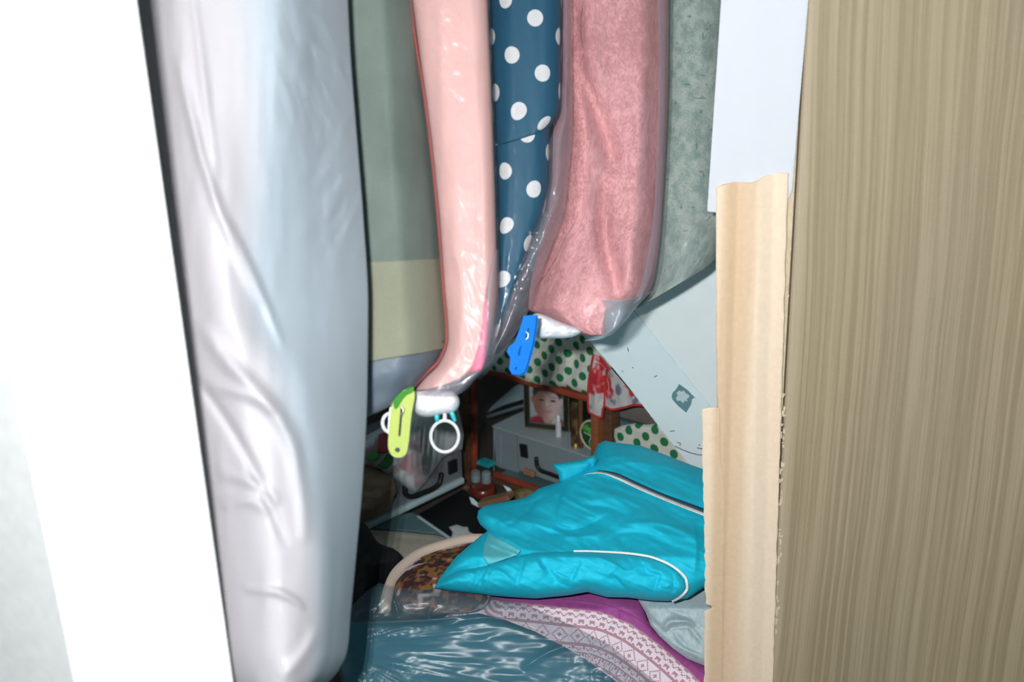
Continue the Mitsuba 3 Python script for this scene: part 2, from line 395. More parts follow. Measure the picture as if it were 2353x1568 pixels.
# frosted bag, left
bag = thing('garment_bag', 'large milky white plastic garment bag hanging beside the white wall end', 'garment bag')
mat('milky_plastic', proc(lambda p, n, uv: mix(mix((0.262, 0.250, 0.268), (0.288, 0.276, 0.290), fbm(uv.x * 14, uv.y * 5, 1.0)), mix((0.235, 0.277, 0.315), (0.28, 0.32, 0.355), fbm(uv.x * 14, uv.y * 5, 1.0)), smoothstep(0.0, 0.04, uv.x + 0.02 * noise(uv.y * 6, 3.0)))), 0.6, specular=0.16, clearcoat=0.35, clearcoat_gloss=0.9)
rows = []
for (y, xl, xm, xf, xr) in ((-120, 270, 440, 640, 794), (100, 280, 440, 640, 803), (300, 300, 455, 625, 818), (500, 330, 480, 612, 834), (700, 370, 520, 612, 845), (900, 410, 570, 690, 843), (1100, 450, 600, 715, 833), (1300, 480, 625, 735, 815), (1420, 500, 640, 735, 803), (1500, 520, 640, 730, 796), (1545, 540, 650, 720, 775), (1580, 570, 650, 700, 740)):
    rows.append([(xl - 60, y, 0.83), (xl * 0.55 + xm * 0.45, y, 0.772), (xm, y, 0.755), (xf, y, 0.785), (xf * 0.45 + xr * 0.55, y, 0.845), (xr, y, 0.92)])
def bag_disp(px, py, u, v):
    h = 0.0035 * pn(px, py, 70, 420, 5)
    h += crease(px, py, [(440, -40), (470, 200), (500, 420)], 9, 0.004)
    h += crease(px, py, [(410, 130), (455, 330), (510, 500), (600, 700)], 12, 0.006)
    h += crease(px, py, [(520, 500), (590, 650), (650, 800)], 10, 0.005)
    h += crease(px, py, [(460, 740), (520, 830), (620, 930), (680, 1050), (700, 1250)], 18, 0.009)
    h -= crease(px, py, [(440, 860), (540, 1000), (620, 1160), (660, 1260)], 12, 0.006)
    h += crease(px, py, [(480, 890), (560, 905), (630, 950)], 14, 0.006)
    h += crease(px, py, [(500, 1090), (580, 1110), (640, 1160)], 13, 0.005)
    h += crease(px, py, [(560, 1355), (630, 1360), (700, 1400)], 9, 0.006)
    h += crease(px, py, [(510, 1170), (560, 1150), (620, 1180)], 14, 0.005)
    h += crease(px, py, [(640, 1560), (700, 1500), (730, 1440)], 14, 0.005)
    c = np.exp(-((px - 735) / 90) ** 2) * np.exp(-((py - 120) / 230) ** 2)
    h += 0.009 * c * (ridged(px - .3 * py, py, 34, 80, 4, 4) - 0.5)
    c = np.exp(-((px - 775) / 60) ** 2) * np.exp(-((py - 440) / 160) ** 2)
    h += 0.013 * c * (ridged(px + py * 0.5, py, 40, 90, 9, 4) - 0.5)
    return h
m, uv = loft(rows, 260, 110, bag_disp, 0.05)
obj('body', m, 'milky_plastic', bag, uv=uv)

# olive coat
olive = thing('olive_coat', 'olive grey coat with paler hem band between the milky bag and pink dress', 'coat')
fabric('olive_cloth', (0.112, 0.140, 0.125), 0.85, 0.22, 18)
fabric('olive_hem', (0.180, 0.186, 0.138), 0.85, 0.10, 20)
def body_rows(stations):
    rows = []
    for (y, xl, xr, d0, d1, d2, yl, yr) in stations:
        rows.append([(xl, y + yl, d0), (xl * 0.75 + xr * 0.25, y + yl * 0.7 + yr * 0.3, d1 * 0.8 + d0 * 0.2), (xl * 0.5 + xr * 0.5, y + yl * .5 + yr * .5, d1), (xl * 0.25 + xr * 0.75, y + yl * 0.3 + yr * 0.7, d1 * 0.8 + d2 * 0.2), (xr, y + yr, d2)])
    return rows
rows = body_rows([(-120, 760, 960, 1.00, 1.00, 1.125, 0, 0), (200, 775, 985, 1.00, 1.00, 1.125, 0, 0), (450, 790, 1010, 1.00, 1.00, 1.125, 0, 0), (606, 800, 1022, 1.00, 1.00, 1.125, 4, -6)])
m, uv = loft(rows, 120, 50, lambda px, py, u, v: 0.005 * pn(px, py, 60, 500, 2), 0.03)
obj('coat_panel', m, 'olive_cloth', olive, uv=uv)
rows = body_rows([(600, 800, 1022, 0.998, 0.997, 1.12, 4, -6), (720, 805, 1032, 0.998, 0.997, 1.12, 10, -10), (820, 808, 1036, 0.998, 0.998, 1.12, 24, -24)])
m, uv = loft(rows, 60, 50, lambda px, py, u, v: 0.003 * pn(px, py, 60, 500, 2), 0.03)
obj('hem_band', m, 'olive_hem', olive, uv=uv, label='paler khaki hem band')
film('grey_film', (0.13, 0.165, 0.205), 0.68, 0.45, 0.25)
film('clear_film', (0.05, 0.06, 0.07), 0.14, 0.20, 0.9)
film('gloss_film', (0.42, 0.38, 0.40), 0.17, 0.27, 0.45)
film('corner_film', (0.36, 0.42, 0.47), 0.42, 0.3, 0.5)
film('mauve_film', (0.33, 0.31, 0.37), 0.36, 0.24, 1.0)
rows = body_rows([(800, 800, 1030, 1.00, 1.00, 1.10, 20, -20), (850, 806, 1015, 1.00, 1.00, 1.10, 26, -26), (900, 810, 965, 1.00, 1.01, 1.08, 28, -20), (940, 812, 925, 1.01, 1.02, 1.06, 34, -25), (962, 814, 890, 1.02, 1.03, 1.05, 12, -26)])
m, uv = loft(rows, 70, 40, lambda px, py, u, v: 0.003 * pn(px, py, 80, 60, 12), 0.03)
obj('empty_cover_end', m, 'grey_film', olive, uv=uv, label='empty blue-grey end of the plastic cover, gathered towards the peg')

# pink dress
pink = thing('pink_dress', 'pale pink dress in glossy clear plastic hanging between olive coat and polka dot dress', 'dress')
fabric('pink_cloth', (0.66, 0.375, 0.345), 0.75, 0.10, 30)
fabric('pink_edge', (0.26, 0.055, 0.05), 0.8, 0.1, 30)
fabric('hot_pink', (0.78, 0.20, 0.32), 0.7, 0.1, 30)
rows = []
PL = [(-120, 925, 1115), (0, 945, 1120), (250, 978, 1130), (500, 1006, 1138), (650, 1016, 1141), (780, 1026, 1128), (830, 1008, 1115), (865, 975, 1100), (892, 952, 1070)]
for (y, xl, xr) in PL:
    tilt = 0 if y < 700 else (y - 700) / 190 * 22
    rows.append([(xl, y + tilt * .4, 1.10), (xl + 8, y + tilt * .3, 1.070), (xl * .6 + xr * .4, y, 1.048), (xl * .25 + xr * .75, y - tilt * .6, 1.048), (xr - 5, y - tilt, 1.068), (xr, y - tilt, 1.11)])
def pink_disp(px, py, u, v):
    h = 0.003 * pn(px, py, 26, 420, 3)
    h += crease(px, py, [(1040, 560), (1065, 700), (1050, 800)], 9, 0.003) + crease(px, py, [(1090, 300), (1100, 500), (1095, 700)], 7, -0.003)
    return h
m, uv = loft(rows, 200, 60, pink_disp, 0.05)
obj('skirt', m, 'pink_cloth', pink, uv=uv)
edge = [(938, -60), (950, 60), (980, 260), (1006, 500), (1017, 650), (1026, 775), (1010, 826), (975, 862), (950, 888)]
e = spline(edge, 80); obj('edge_line', tube(P(e[:, 0] + 0.5, e[:, 1], 1.068), 0.0017, 8), 'pink_edge', pink, label='dark red edge line')  # thin dark red tube following the left edge of the skirt
m, _ = relief([(1119, 660), (1121, 700), (1121, 770), (1114, 832), (1106, 852), (1080, 858), (1094, 815), (1110, 740)], lambda px, py, dist: 1.046 - 0.006 * pillow(dist, 14), lambda px, py: 1.056, 4, 3, 0)
obj('hem_facing', m, 'hot_pink', pink, label='deeper pink facing near the hem')
rows = []
for (y, xl, xr) in [(-120, 920, 1119), (0, 940, 1124), (250, 972, 1134), (500, 1000, 1143), (650, 1012, 1146), (780, 1020, 1142), (830, 1000, 1132), (865, 965, 1110), (905, 948, 1070)]:
    tilt = 0 if y < 700 else (y - 700) / 190 * 24
    rows.append([(xl, y + tilt * .4, 1.095), (xl + 7, y + tilt * .3, 1.052), (xl * .6 + xr * .4, y, 1.036), (xl * .25 + xr * .75, y - tilt * .6, 1.036), (xr - 5, y - tilt, 1.056), (xr + 2, y - tilt, 1.11)])
def pfilm(px, py, u, v):
    w = np.maximum(np.clip(1.15 - v * 1.5, 0.1, 1) * np.exp(-((u - 0.3) / 0.28) ** 2), 0.35 * np.clip((v - 0.45) * 4, 0, 1))
    return 0.015 * w * (ridged(px - py * 0.35, py, 36, 60, 8, 4) - 0.5) + 0.001 * pn(px, py, 30, 200, 7)
m, uv = loft(rows, 220, 70, pfilm)
obj('plastic_cover', m, 'gloss_film', pink, uv=uv, label='glossy clear plastic cover')
rows = [[(1139, 575, 1.07), (1142, 575, 1.065), (1146, 575, 1.09)], [(1122, 625, 1.062), (1132, 625, 1.05), (1146, 625, 1.09)], [(1104, 700, 1.058), (1124, 700, 1.045), (1146, 700, 1.09)], [(1094, 790, 1.06), (1118, 795, 1.045), (1142, 790, 1.09)], [(1072, 850, 1.06), (1105, 845, 1.045), (1128, 838, 1.09)], [(1010, 880, 1.05), (1068, 882, 1.045), (1098, 866, 1.08)], [(960, 905, 1.05), (1030, 912, 1.05), (1080, 888, 1.07)]]
m, uv = loft(rows, 60, 24, lambda px, py, u, v: 0.002 * pn(px, py, 20, 40, 4))
obj('cover_fold', m, 'mauve_film', pink, uv=uv, label='grey folded edge of the plastic cover')

# navy polka dot dress
dots = thing('polka_dot_dress', 'navy blue dress with white polka dots under crinkled clear plastic', 'dress')
def navy_fn(p, n, uv):
    a, b = (0.0087, 0.0655), (0.0365, 0.0215)
    det = a[0] * b[1] - a[1] * b[0]
    x, y = uv.x + 0.003, uv.y - 0.0125
    i = (x * b[1] - y * b[0]) / det; j = (y * a[0] - x * a[1]) / det
    best = mi.Float(9)
    for di in (0, 1):
        for dj in (0, 1):
            ci, cj = dr.floor(i) + di, dr.floor(j) + dj
            dx, dy = x - (ci * a[0] + cj * b[0]), y - (ci * a[1] + cj * b[1])
            best = dr.minimum(best, dr.sqrt(dr.square(dx) + dr.square(dy * 0.93)))
    t = smoothstep(0.0100, 0.0088, best)
    navy = mix((0.004, 0.060, 0.120), (0.006, 0.085, 0.155), fbm(uv.x * 40, uv.y * 8, 2.0))
    return mix(navy, (0.66, 0.65, 0.66), t)
mat('polka_navy', proc(navy_fn), 0.6, specular=0.4)
def dress_rows(st, z):
    return [[(xl, y + t, 1.21 + z), (xl + 10, y + t, 1.185 + z), (xl * .65 + xr * .35, y + t * .5, 1.16 + z), (xl * .25 + xr * .75, y - t * .5, 1.162 + z), (xr - 6, y - t, 1.18 + z), (xr, y - t, 1.225 + z)] for (y, xl, xr, t) in st]
m, uv = loft(dress_rows([(-110, 1118, 1290, 0), (0, 1120, 1291, 0), (150, 1122, 1290, 0), (250, 1124, 1288, 4), (290, 1124, 1276, 14), (318, 1124, 1255, 16)], 0), 160, 60, lambda px, py, u, v: 0.003 * pn(px, py, 40, 300, 6), 0.004)
obj('skirt', m, 'polka_navy', dots, uv=uv)
m, uv = loft(dress_rows([(270, 1122, 1262, 0), (330, 1122, 1264, 0), (400, 1124, 1264, 0), (470, 1124, 1256, 0), (560, 1124, 1224, 0), (650, 1124, 1196, 0), (720, 1122, 1170, 0), (775, 1122, 1148, 0)], 0.005), 160, 50, lambda px, py, u, v: 0.004 * pn(px, py, 40, 200, 7), 0.03)
obj('underskirt', m, 'polka_navy', dots, uv=uv + [0.002, 0.058], label='lower navy polka dot layer')
rows = []
for (y, xl, xr) in [(-110, 1104, 1311), (0, 1108, 1312), (150, 1114, 1314), (260, 1116, 1315), (380, 1120, 1308), (480, 1122, 1298), (560, 1122, 1268), (640, 1124, 1238), (700, 1122, 1220), (735, 1120, 1204), (800, 1112, 1160), (850, 1098, 1125), (872, 1090, 1108)]:
    rows.append([(xl, y, 1.17), (xl + 12, y, 1.13), (xl * .65 + xr * .35, y, 1.105), (xl * .25 + xr * .75, y, 1.11), (xr - 6, y, 1.135), (xr, y, 1.18)])
def dfilm(px, py, u, v):
    h = 0.001 * pn(px, py, 30, 160, 7)
    w = np.exp(-((px - (1300 - (py - 430) * 0.36)) / 30) ** 2) * np.clip((py - 380) / 80, 0, 1) * np.clip((730 - py) / 60, 0, 1)
    h += 0.018 * w * (ridged(px + py * .5, py, 34, 46, 13, 4) - 0.5)
    w = np.exp(-((px - 1165) / 24) ** 2) * np.clip((430 - py) / 160, 0, 1)
    h += 0.010 * w * (ridged(px, py, 30, 60, 15, 4) - 0.5)
    w = np.exp(-((px - 1160) / 40) ** 2) * np.clip((py - 300) / 80, 0, 1)
    h += 0.002 * w * (ridged(px, py, 40, 80, 17) - 0.5)
    return h
m, uv = loft(rows, 300, 90, dfilm)
obj('plastic_cover', m, 'clear_film', dots, uv=uv, label='crinkled clear plastic cover')
rows = []
for (y, xl, xr) in [(-110, 1290, 1313), (150, 1292, 1315), (270, 1285, 1316), (330, 1262, 1314), (400, 1262, 1307), (480, 1246, 1298), (560, 1216, 1269), (640, 1184, 1239), (720, 1150, 1212), (760, 1140, 1190), (820, 1112, 1150), (862, 1094, 1116)]:
    rows.append([(xl, y, 1.18), (xl * .6 + xr * .4, y, 1.16), (xr, y, 1.19)])
m, uv = loft(rows, 200, 30, lambda px, py, u, v: dfilm(px, py, u, v) * 0.8)
obj('cover_fold', m, 'mauve_film', dots, uv=uv, label='greyish doubled fold of the plastic cover')

# pink fleece coat
fl = thing('fleece_coat', 'dusty pink fluffy coat in clear plastic, left of the grey tweed coat', 'coat')
def fleece_fn(p, n, uv):
    k = fbm(uv.x * 22, uv.y * 9, 1.0) * 0.45 + noise(uv.x * 620, uv.y * 420, 3.0) * 0.35 + noise(uv.x * 210, uv.y * 120, 6.0) * 0.2
    return mix((0.42, 0.175, 0.180), (0.68, 0.325, 0.335), smoothstep(0.2, 0.8, k))
mat('fleece', proc(fleece_fn), 0.95, sheen=0.7, specular=0.05)
rows = []
for (y, xl, xr, yl, yr) in [(-110, 1274, 1536, 0, 0), (0, 1274, 1536, 0, 0), (200, 1274, 1534, 0, 0), (350, 1270, 1528, 0, 0), (450, 1262, 1522, 0, 0), (540, 1246, 1516, 0, 0), (610, 1226, 1508, 6, -4), (665, 1216, 1498, 10, -8), (705, 1214, 1470, 4, -12), (745, 1246, 1425, -22, -22), (772, 1300, 1405, -16, -14), (776, 1350, 1396, -4, -6)]:
    X = [xl, xl * .92 + xr * .08, xl * .7 + xr * .3, xl * .5 + xr * .5, xl * .25 + xr * .75, xl * .06 + xr * .94, xr]
    D = [1.30, 1.245, 1.205, 1.21, 1.205, 1.25, 1.30]
    t = [0, .08, .3, .5, .75, .94, 1]
    rows.append([(x, y + yl * (1 - k) + yr * k, d) for x, d, k in zip(X, D, t)])
def fl_disp(px, py, u, v):
    h = 0.012 * pn(px, py, 150, 400, 8, 2) + 0.0012 * pn(px, py, 8, 11, 3)
    h -= crease(px, py, [(1325, 120), (1360, 230), (1395, 330), (1410, 400)], 22, 0.022)
    h -= crease(px, py, [(1388, 400), (1385, 500), (1410, 640), (1430, 720)], 20, 0.020)
    h -= crease(px, py, [(1505, 150), (1500, 330), (1480, 450)], 18, 0.012)
    h += crease(px, py, [(1450, 520), (1455, 620), (1460, 680)], 24, 0.010)
    h -= crease(px, py, [(1320, 0), (1330, 120)], 20, 0.012)
    return h
m, uv = loft(rows, 240, 100, fl_disp, 0.10)
obj('coat', m, 'fleece', fl, uv=uv)
rows = []
for (y, xl, xr, yl, yr) in [(-110, 1308, 1541, 0, 0), (200, 1310, 1539, 0, 0), (450, 1300, 1528, 0, 0), (560, 1264, 1520, 0, 0), (650, 1228, 1510, 10, -10), (712, 1214, 1462, 6, -12), (750, 1240, 1440, -20, -10), (784, 1310, 1402, -20, -12)]:
    X = [xl, xl * .92 + xr * .08, xl * .7 + xr * .3, xl * .5 + xr * .5, xl * .25 + xr * .75, xl * .06 + xr * .94, xr]
    D = [1.275, 1.225, 1.182, 1.186, 1.182, 1.225, 1.28]
    t = [0, .08, .3, .5, .75, .94, 1]
    rows.append([(x, y + yl * (1 - k) + yr * k, d) for x, d, k in zip(X, D, t)])
m, uv = loft(rows, 200, 80, lambda px, py, u, v: 0.25 * fl_disp(px, py, u, v) + 0.0015 * (ridged(px + .5 * py, py, 60, 120, 23) - .5))
film('thin_film', (0.5, 0.5, 0.53), 0.08, 0.22, 0.35)
obj('plastic_cover', m, 'thin_film', fl, uv=uv, label='thin clear plastic cover')
rows = [[(1380, 690, 1.21), (1425, 690, 1.195), (1500, 668, 1.27)], [(1385, 720, 1.21), (1425, 720, 1.2), (1466, 702, 1.25)], [(1385, 755, 1.215), (1415, 750, 1.20), (1437, 738, 1.23)], [(1340, 784, 1.22), (1372, 782, 1.21), (1402, 771, 1.22)]]
m, uv = loft(rows, 60, 40, lambda px, py, u, v: 0.002 * pn(px, py, 30, 30, 5), 0.02)
obj('cover_corner', m, 'corner_film', fl, uv=uv, label='empty milky corner of the plastic cover below the hem')
rows = [[(1512, -110, 1.245), (1530, -110, 1.25), (1543, -110, 1.29)], [(1512, 200, 1.245), (1528, 200, 1.25), (1540, 200, 1.29)], [(1505, 450, 1.24), (1518, 450, 1.245), (1530, 450, 1.29)], [(1485, 600, 1.235), (1502, 600, 1.24), (1518, 600, 1.28)], [(1455, 700, 1.23), (1470, 690, 1.23), (1500, 670, 1.28)]]
m, uv = loft(rows, 120, 16)
obj('cover_side', m, 'mauve_film', fl, uv=uv, label='greyish side fold of the plastic cover')

# grey tweed coat
tw = thing('tweed_coat', 'grey green flecked tweed coat hanging just left of the white paper sheet', 'coat')
def tweed_fn(p, n, uv):
    k = fbm(uv.x * 110, uv.y * 90, 1.0, 4) * 0.7 + 0.3 * noise(uv.x * 900, uv.y * 900, 2.0)
    s = smoothstep(0.90, 0.95, noise(uv.x * 170, uv.y * 160, 5.0))
    return mix(mix((0.19, 0.26, 0.24), (0.34, 0.39, 0.36), smoothstep(0.25, 0.75, k)), (0.04, 0.07, 0.08), s * 0.45)
mat('tweed', proc(tweed_fn), 0.9, specular=0.1, sheen=0.2)
rows = []
for (y, xl, xr, yl, yr) in [(-110, 1500, 1690, 0, 0), (150, 1500, 1688, 0, 0), (350, 1490, 1686, 0, 0), (490, 1480, 1684, 0, 0), (560, 1475, 1676, 20, -30), (615, 1470, 1664, 40, -45), (650, 1465, 1650, 45, -55), (668, 1462, 1640, 44, -62)]:
    X = [xl, xl * .75 + xr * .25, xl * .45 + xr * .55, xl * .15 + xr * .85, xr]; D = [1.40, 1.35, 1.335, 1.355, 1.42]; t = [0, .25, .55, .85, 1]
    rows.append([(x, y + yl * (1 - k) + yr * k, d) for x, d, k in zip(X, D, t)])
m, uv = loft(rows, 160, 60, lambda px, py, u, v: 0.006 * pn(px, py, 60, 110, 14) + crease(px, py, [(1540, 40), (1580, 20), (1620, -20)], 7, .004) - crease(px, py, [(1540, 490), (1600, 500), (1650, 520)], 16, .006), 0.06)
obj('coat', m, 'tweed', tw, uv=uv)
rows2 = [[(x, y, d - 0.02) for (x, y, d) in r_] for r_ in rows[3:]]
m, uv = loft(rows2, 60, 40, lambda px, py, u, v: 0.002 * pn(px, py, 60, 60, 2))
obj('plastic_cover', m, 'thin_film', tw, uv=uv, label='thin clear plastic over the hem')

# ---------------------------------------------------------------- pegs and clips
def plate(outline, d, thick, holes=(), lean=0.0):
    """a moulded plastic plate: outline and holes given round its own middle"""
    o = np.array(outline, float)
    pg = sg.Polygon(o)
    for h in holes: pg = pg.difference(sg.Polygon(h))
    c = o.mean(0); c3 = P(c[0], c[1], d); s = d / FPX
    q = shapely.affinity.translate(pg, -c[0], -c[1]); q = shapely.affinity.scale(q, s, -s, origin=(0, 0))
    parts = [trimesh.creation.extrude_polygon(g, thick, engine='earcut') for g in getattr(q.simplify(s * 0.3), 'geoms', [q.simplify(s * 0.3)])]
    m = trimesh.util.concatenate(parts)
    v = m.vertices
    w = c3 + v[:, :1] * (R + lean * F) + v[:, 1:2] * (U - lean * F) - v[:, 2:] * F
    return trimesh.Trimesh(w, m.faces, process=False)
def disc(cx, cy, r, n=20): a = np.arange(n) * 2 * np.pi / n; return [(cx + r * math.cos(t), cy + r * math.sin(t)) for t in a]
def capsule(x0, y0, x1, y1, r): return list(sg.LineString([(x0, y0), (x1, y1)]).buffer(r, quad_segs=6).exterior.coords)[:-1]

mat('lime_plastic', (0.38, 0.46, 0.115), 0.6, specular=0.2); mat('green_plastic', (0.035, 0.20, 0.02), 0.6, specular=0.2)
mat('blue_plastic', (0.006, 0.15, 0.56), 0.6, specular=0.15); mat('steel', (0.7, 0.7, 0.68), 0.25, metallic=1.0)
mat('white_plastic', (0.55, 0.55, 0.57), 0.5, specular=0.3); mat('teal_plastic', (0.02, 0.38, 0.42), 0.35)
pk = thing('clothes_peg', 'lime yellow plastic clothes peg with dark green jaws, under the pink dress', 'clothes peg')
lime = [(921, 905), (937, 893), (950, 895), (951, 930), (943, 985), (937, 1030), (931, 1046), (918, 1052), (903, 1048), (895, 1035), (894, 1005), (899, 960), (906, 925)]
obj('lever', plate(spline(lime, 60, True), 1.040, 0.007, [capsule(925, 940, 919, 1000, 2.6), disc(914, 1034, 6)], lean=0.18), 'lime_plastic', pk, smooth=40)
obj('lever', plate([(904, 918), (909, 922), (904, 950), (900, 985), (897, 1004), (892, 992), (894, 955), (898, 930)], 1.056, 0.006), 'white_plastic', pk, smooth=40, label='pale rear lever')
jaw = [(905, 930), (912, 912), (925, 900), (942, 891), (951, 889), (949, 900), (938, 906), (926, 917), (917, 932), (909, 940)]
obj('jaw', plate(spline(jaw, 40, True), 1.026, 0.004, lean=0.18), 'green_plastic', pk, smooth=40, label='dark green jaw')
obj('spring', tube(P([920, 927, 926, 921], [932, 941, 946, 956], 1.022), 0.0010, 8), 'steel', pk)

bk = thing('clothes_peg', 'bright blue plastic clothes peg under the pink fleece coat', 'clothes peg')
blue = [(1203, 727), (1232, 724), (1231, 745), (1226, 780), (1222, 800), (1214, 830), (1206, 855), (1195, 862), (1177, 860), (1170, 848), (1173, 822), (1164, 808), (1170, 797), (1184, 785), (1193, 760), (1199, 742)]
obj('lever', plate(blue, 1.085, 0.007, [capsule(1215, 758, 1210, 775, 2.8), capsule(1197, 800, 1194, 815, 3.4), disc(1187, 847, 3.6)], lean=0.22), 'blue_plastic', bk, smooth=40)
obj('lever', plate([(x + 4, y + 2) for x, y in blue], 1.10, 0.006, lean=0.22), 'blue_plastic', bk, smooth=40)
obj('spring', tube(P([1208, 1214, 1213, 1208], [762, 768, 776, 782], 1.076), 0.0011, 8), 'steel', bk)

rc = thing('ring_clip', 'white plastic ring clip with small teal prongs hanging under the crumpled white wad', 'clip')
a = np.arange(48) * 2 * np.pi / 48
obj('ring', tube(P(1022 + 32 * np.cos(a), 1003 + 36 * np.sin(a), 1.09 + 0.004 * np.sin(a)), 0.0019, 12, closed=True), 'white_plastic', rc)
obj('stem', tube(P([1022, 1022, 1021], [968, 955, 940], [1.086, 1.085, 1.09]), [0.0026, 0.0022, 0.002], 10), 'white_plastic', rc)
for xs in ([(1003, 952), (1004, 963), (1005, 970)], [(1036, 945), (1041, 957), (1046, 969)]):
    q = np.array(xs, float); obj('prong', tube(P(q[:, 0], q[:, 1], 1.084), [0.0030, 0.0026, 0.0016], 10), 'teal_plastic', rc, label='teal prong')
a = np.linspace(0.4 * np.pi, 1.6 * np.pi, 20)
single('plastic_hook', tube(P(898 + 19 * np.cos(a), 972 + 22 * np.sin(a), 1.095), 0.0022, 10), 'white_plastic', 'white plastic hook peeping out behind the lime clothes peg', 'hook')
mat('wad', proc(lambda p, n, uv: mix((0.62, 0.66, 0.72), (0.84, 0.85, 0.88), fbm(p.x * 120, p.y * 120, p.z * 120))), 0.35, specular=0.6)
def wad(px, py, dist, d=1.09, h=0.026, s=1): return d - h * pillow(dist, 24) - 0.012 * pillow(dist, 8) * (ridged(px + py * .4, py, 20, 24, 31 + s, 4) - 0.4)
m, _ = relief([(948, 900), (975, 897), (1010, 898), (1040, 900), (1053, 912), (1055, 932), (1042, 948), (1020, 952), (985, 959), (958, 952), (948, 930)], wad, lambda px, py: 1.092 + 0 * px, 2.5, 2.5, 70)
single('tissue_wad', m, 'wad', 'crumpled white plastic wad gripped by the lime peg below the pink dress', 'wad')
m, _ = relief([(1226, 722), (1260, 728), (1300, 745), (1335, 764), (1318, 774), (1290, 778), (1255, 778), (1230, 775), (1222, 750)], lambda px, py, dist: wad(px, py, dist, 1.19, 0.02, 5), lambda px, py: 1.195 + 0 * px, 3, 3, 60)
single('tissue_wad', m, 'wad', 'smooth white folded wad beside the blue peg below the fleece coat', 'wad')

# ---------------------------------------------------------------- leaning board behind the coats
BA, BB, BC = P(1400, 830, 1.74), P(1600, 1080, 1.76), P(1640, 580, 1.60)
BN = unit(np.cross(BB - BA, BC - BA))
if BN @ F < 0: BN = -BN
board = thing('leaning_board', 'pale blue-white hardboard in two sheets leaning behind the coats, with scuffs and a worn sticker', 'board')
board_fn = lambda p, n, uv: mix((0.68, 0.83, 0.86), (0.76, 0.87, 0.89), fbm(p.x * 40, p.y * 40, p.z * 40))
mat('hardboard', proc(board_fn), 0.75)
mat('hardboard_warm', proc(lambda p, n, uv: mix((0.75, 0.84, 0.85), (0.82, 0.87, 0.87), fbm(p.x * 40, p.y * 40, p.z * 40))), 0.75)
obj('sheet', slab([(1100, 478), (1350, 779), (1400, 836), (1450, 897), (1500, 962), (1550, 1026), (1584, 1068), (1606, 1096), (1700, 1215), (1858, 1410), (2005, 1408), (1762, 1099), (1640, 945), (1455, 713), (1277, 490)], BA, BN, 0.006), 'hardboard', board, smooth=False)
obj('sheet', slab([(1278, 489), (1456, 712), (1641, 944), (1763, 1098), (2006, 1407), (2100, 1400), (1950, 480)], BA + 0.0012 * BN, BN, 0.006), 'hardboard_warm', board, smooth=False, label='warmer white sheet right of the seam')
mat('glue_grey', (0.13, 0.27, 0.29), 0.8); mat('pen', (0.03, 0.07, 0.10), 0.7); mat('scuffed', (0.55, 0.66, 0.67), 0.8)
sy = [(1560, 883), (1567, 888), (1580, 897), (1590, 908), (1597, 914), (1590, 918), (1588, 930), (1577, 949), (1560, 935), (1547, 921), (1543, 913), (1545, 904), (1555, 893)]
obj('sticker_residue', slab(sy, BA - 0.0008 * BN, BN, 0.0008), 'glue_grey', board, smooth=False, label='blue-grey diamond of old sticker glue')
core = [(1554, 904), (1561, 898), (1566, 901), (1571, 898), (1576, 905), (1583, 908), (1584, 913), (1578, 917), (1580, 923), (1573, 921), (1570, 927), (1563, 921), (1556, 922), (1553, 915), (1558, 910)]
obj('worn_patch', slab(core, BA - 0.0012 * BN, BN, 0.0006), 'scuffed', board, smooth=False, label='worn pale middle of the sticker')
for ln in ([(1442, 800), (1444, 808)], [(1503, 867), (1510, 864)], [(1540, 992), (1549, 991)], [(1556, 1017), (1564, 1020), (1562, 1025)], [(1551, 1026), (1565, 1033), (1585, 1041), (1605, 1046), (1622, 1047)], [(1602, 1030), (1616, 1033)], [(1606, 1022), (1607, 1025)], [(1453, 845), (1455, 846)], [(1430, 853), (1431, 855)]):
    g = sg.LineString(ln).buffer(0.8, quad_segs=2); obj('pen_mark', slab(list(g.exterior.coords)[:-1], BA - 0.0006 * BN, BN, 0.0006), 'pen', board, smooth=False)

# ---------------------------------------------------------------- red-brown wooden rack at the back
zt = P(1130, 853, 2.15)[2]
SL, SR = P(1130, 853, 2.15), P(1355, 914, float(d_onz(1355, 914, zt)))
ST = unit(np.array([SR[0] - SL[0], SR[1] - SL[1], 0])); SN = unit(np.cross(ST, [0, 0, 1.0]))
if SN @ F < 0: SN = -SN
def S(px, py, off=0.0): return onplane(px, py, SL + off * SN, SN)
rack = thing('wooden_rack', 'small red-brown wooden rack at the back holding the framed portrait', 'rack')
def redwood(p, n, uv): return mix((0.16, 0.028, 0.016), (0.36, 0.070, 0.036), fbm(p.x * 25, p.y * 25, p.z * 60))
mat('red_wood', proc(redwood), 0.4, specular=0.4)
mat('brown_wood', proc(lambda p, n, uv: mix((0.065, 0.03, 0.018), (0.16, 0.075, 0.038), fbm(p.x * 30, p.y * 30, p.z * 160))), 0.55)
mat('orange_wood', proc(lambda p, n, uv: mix((0.20, 0.06, 0.025), (0.33, 0.12, 0.05), fbm(p.x * 30, p.y * 30, p.z * 160))), 0.5)
obj('rail', beam(S(1085, 841), S(1420, 933), 0.018, 0.014), 'red_wood', rack)
obj('post', beam(S(1076, 850, 0.004), S(1076, 1150, 0.004), 0.018, 0.022, up=ST), 'brown_wood', rack, label='brown rear-left post')
obj('post', beam(S(1090, 848, -0.006), S(1090, 1098, -0.006), 0.014, 0.012, up=ST), 'red_wood', rack)
obj('post', beam(S(1372, 925, -0.012), S(1372, 1130, -0.012), 0.022, 0.018, up=ST), 'orange_wood', rack, label='orange-brown right post')
obj('post', beam(S(1401, 930, 0.010), S(1401, 1130, 0.010), 0.03, 0.028, up=ST), 'brown_wood', rack, label='dark brown right post')
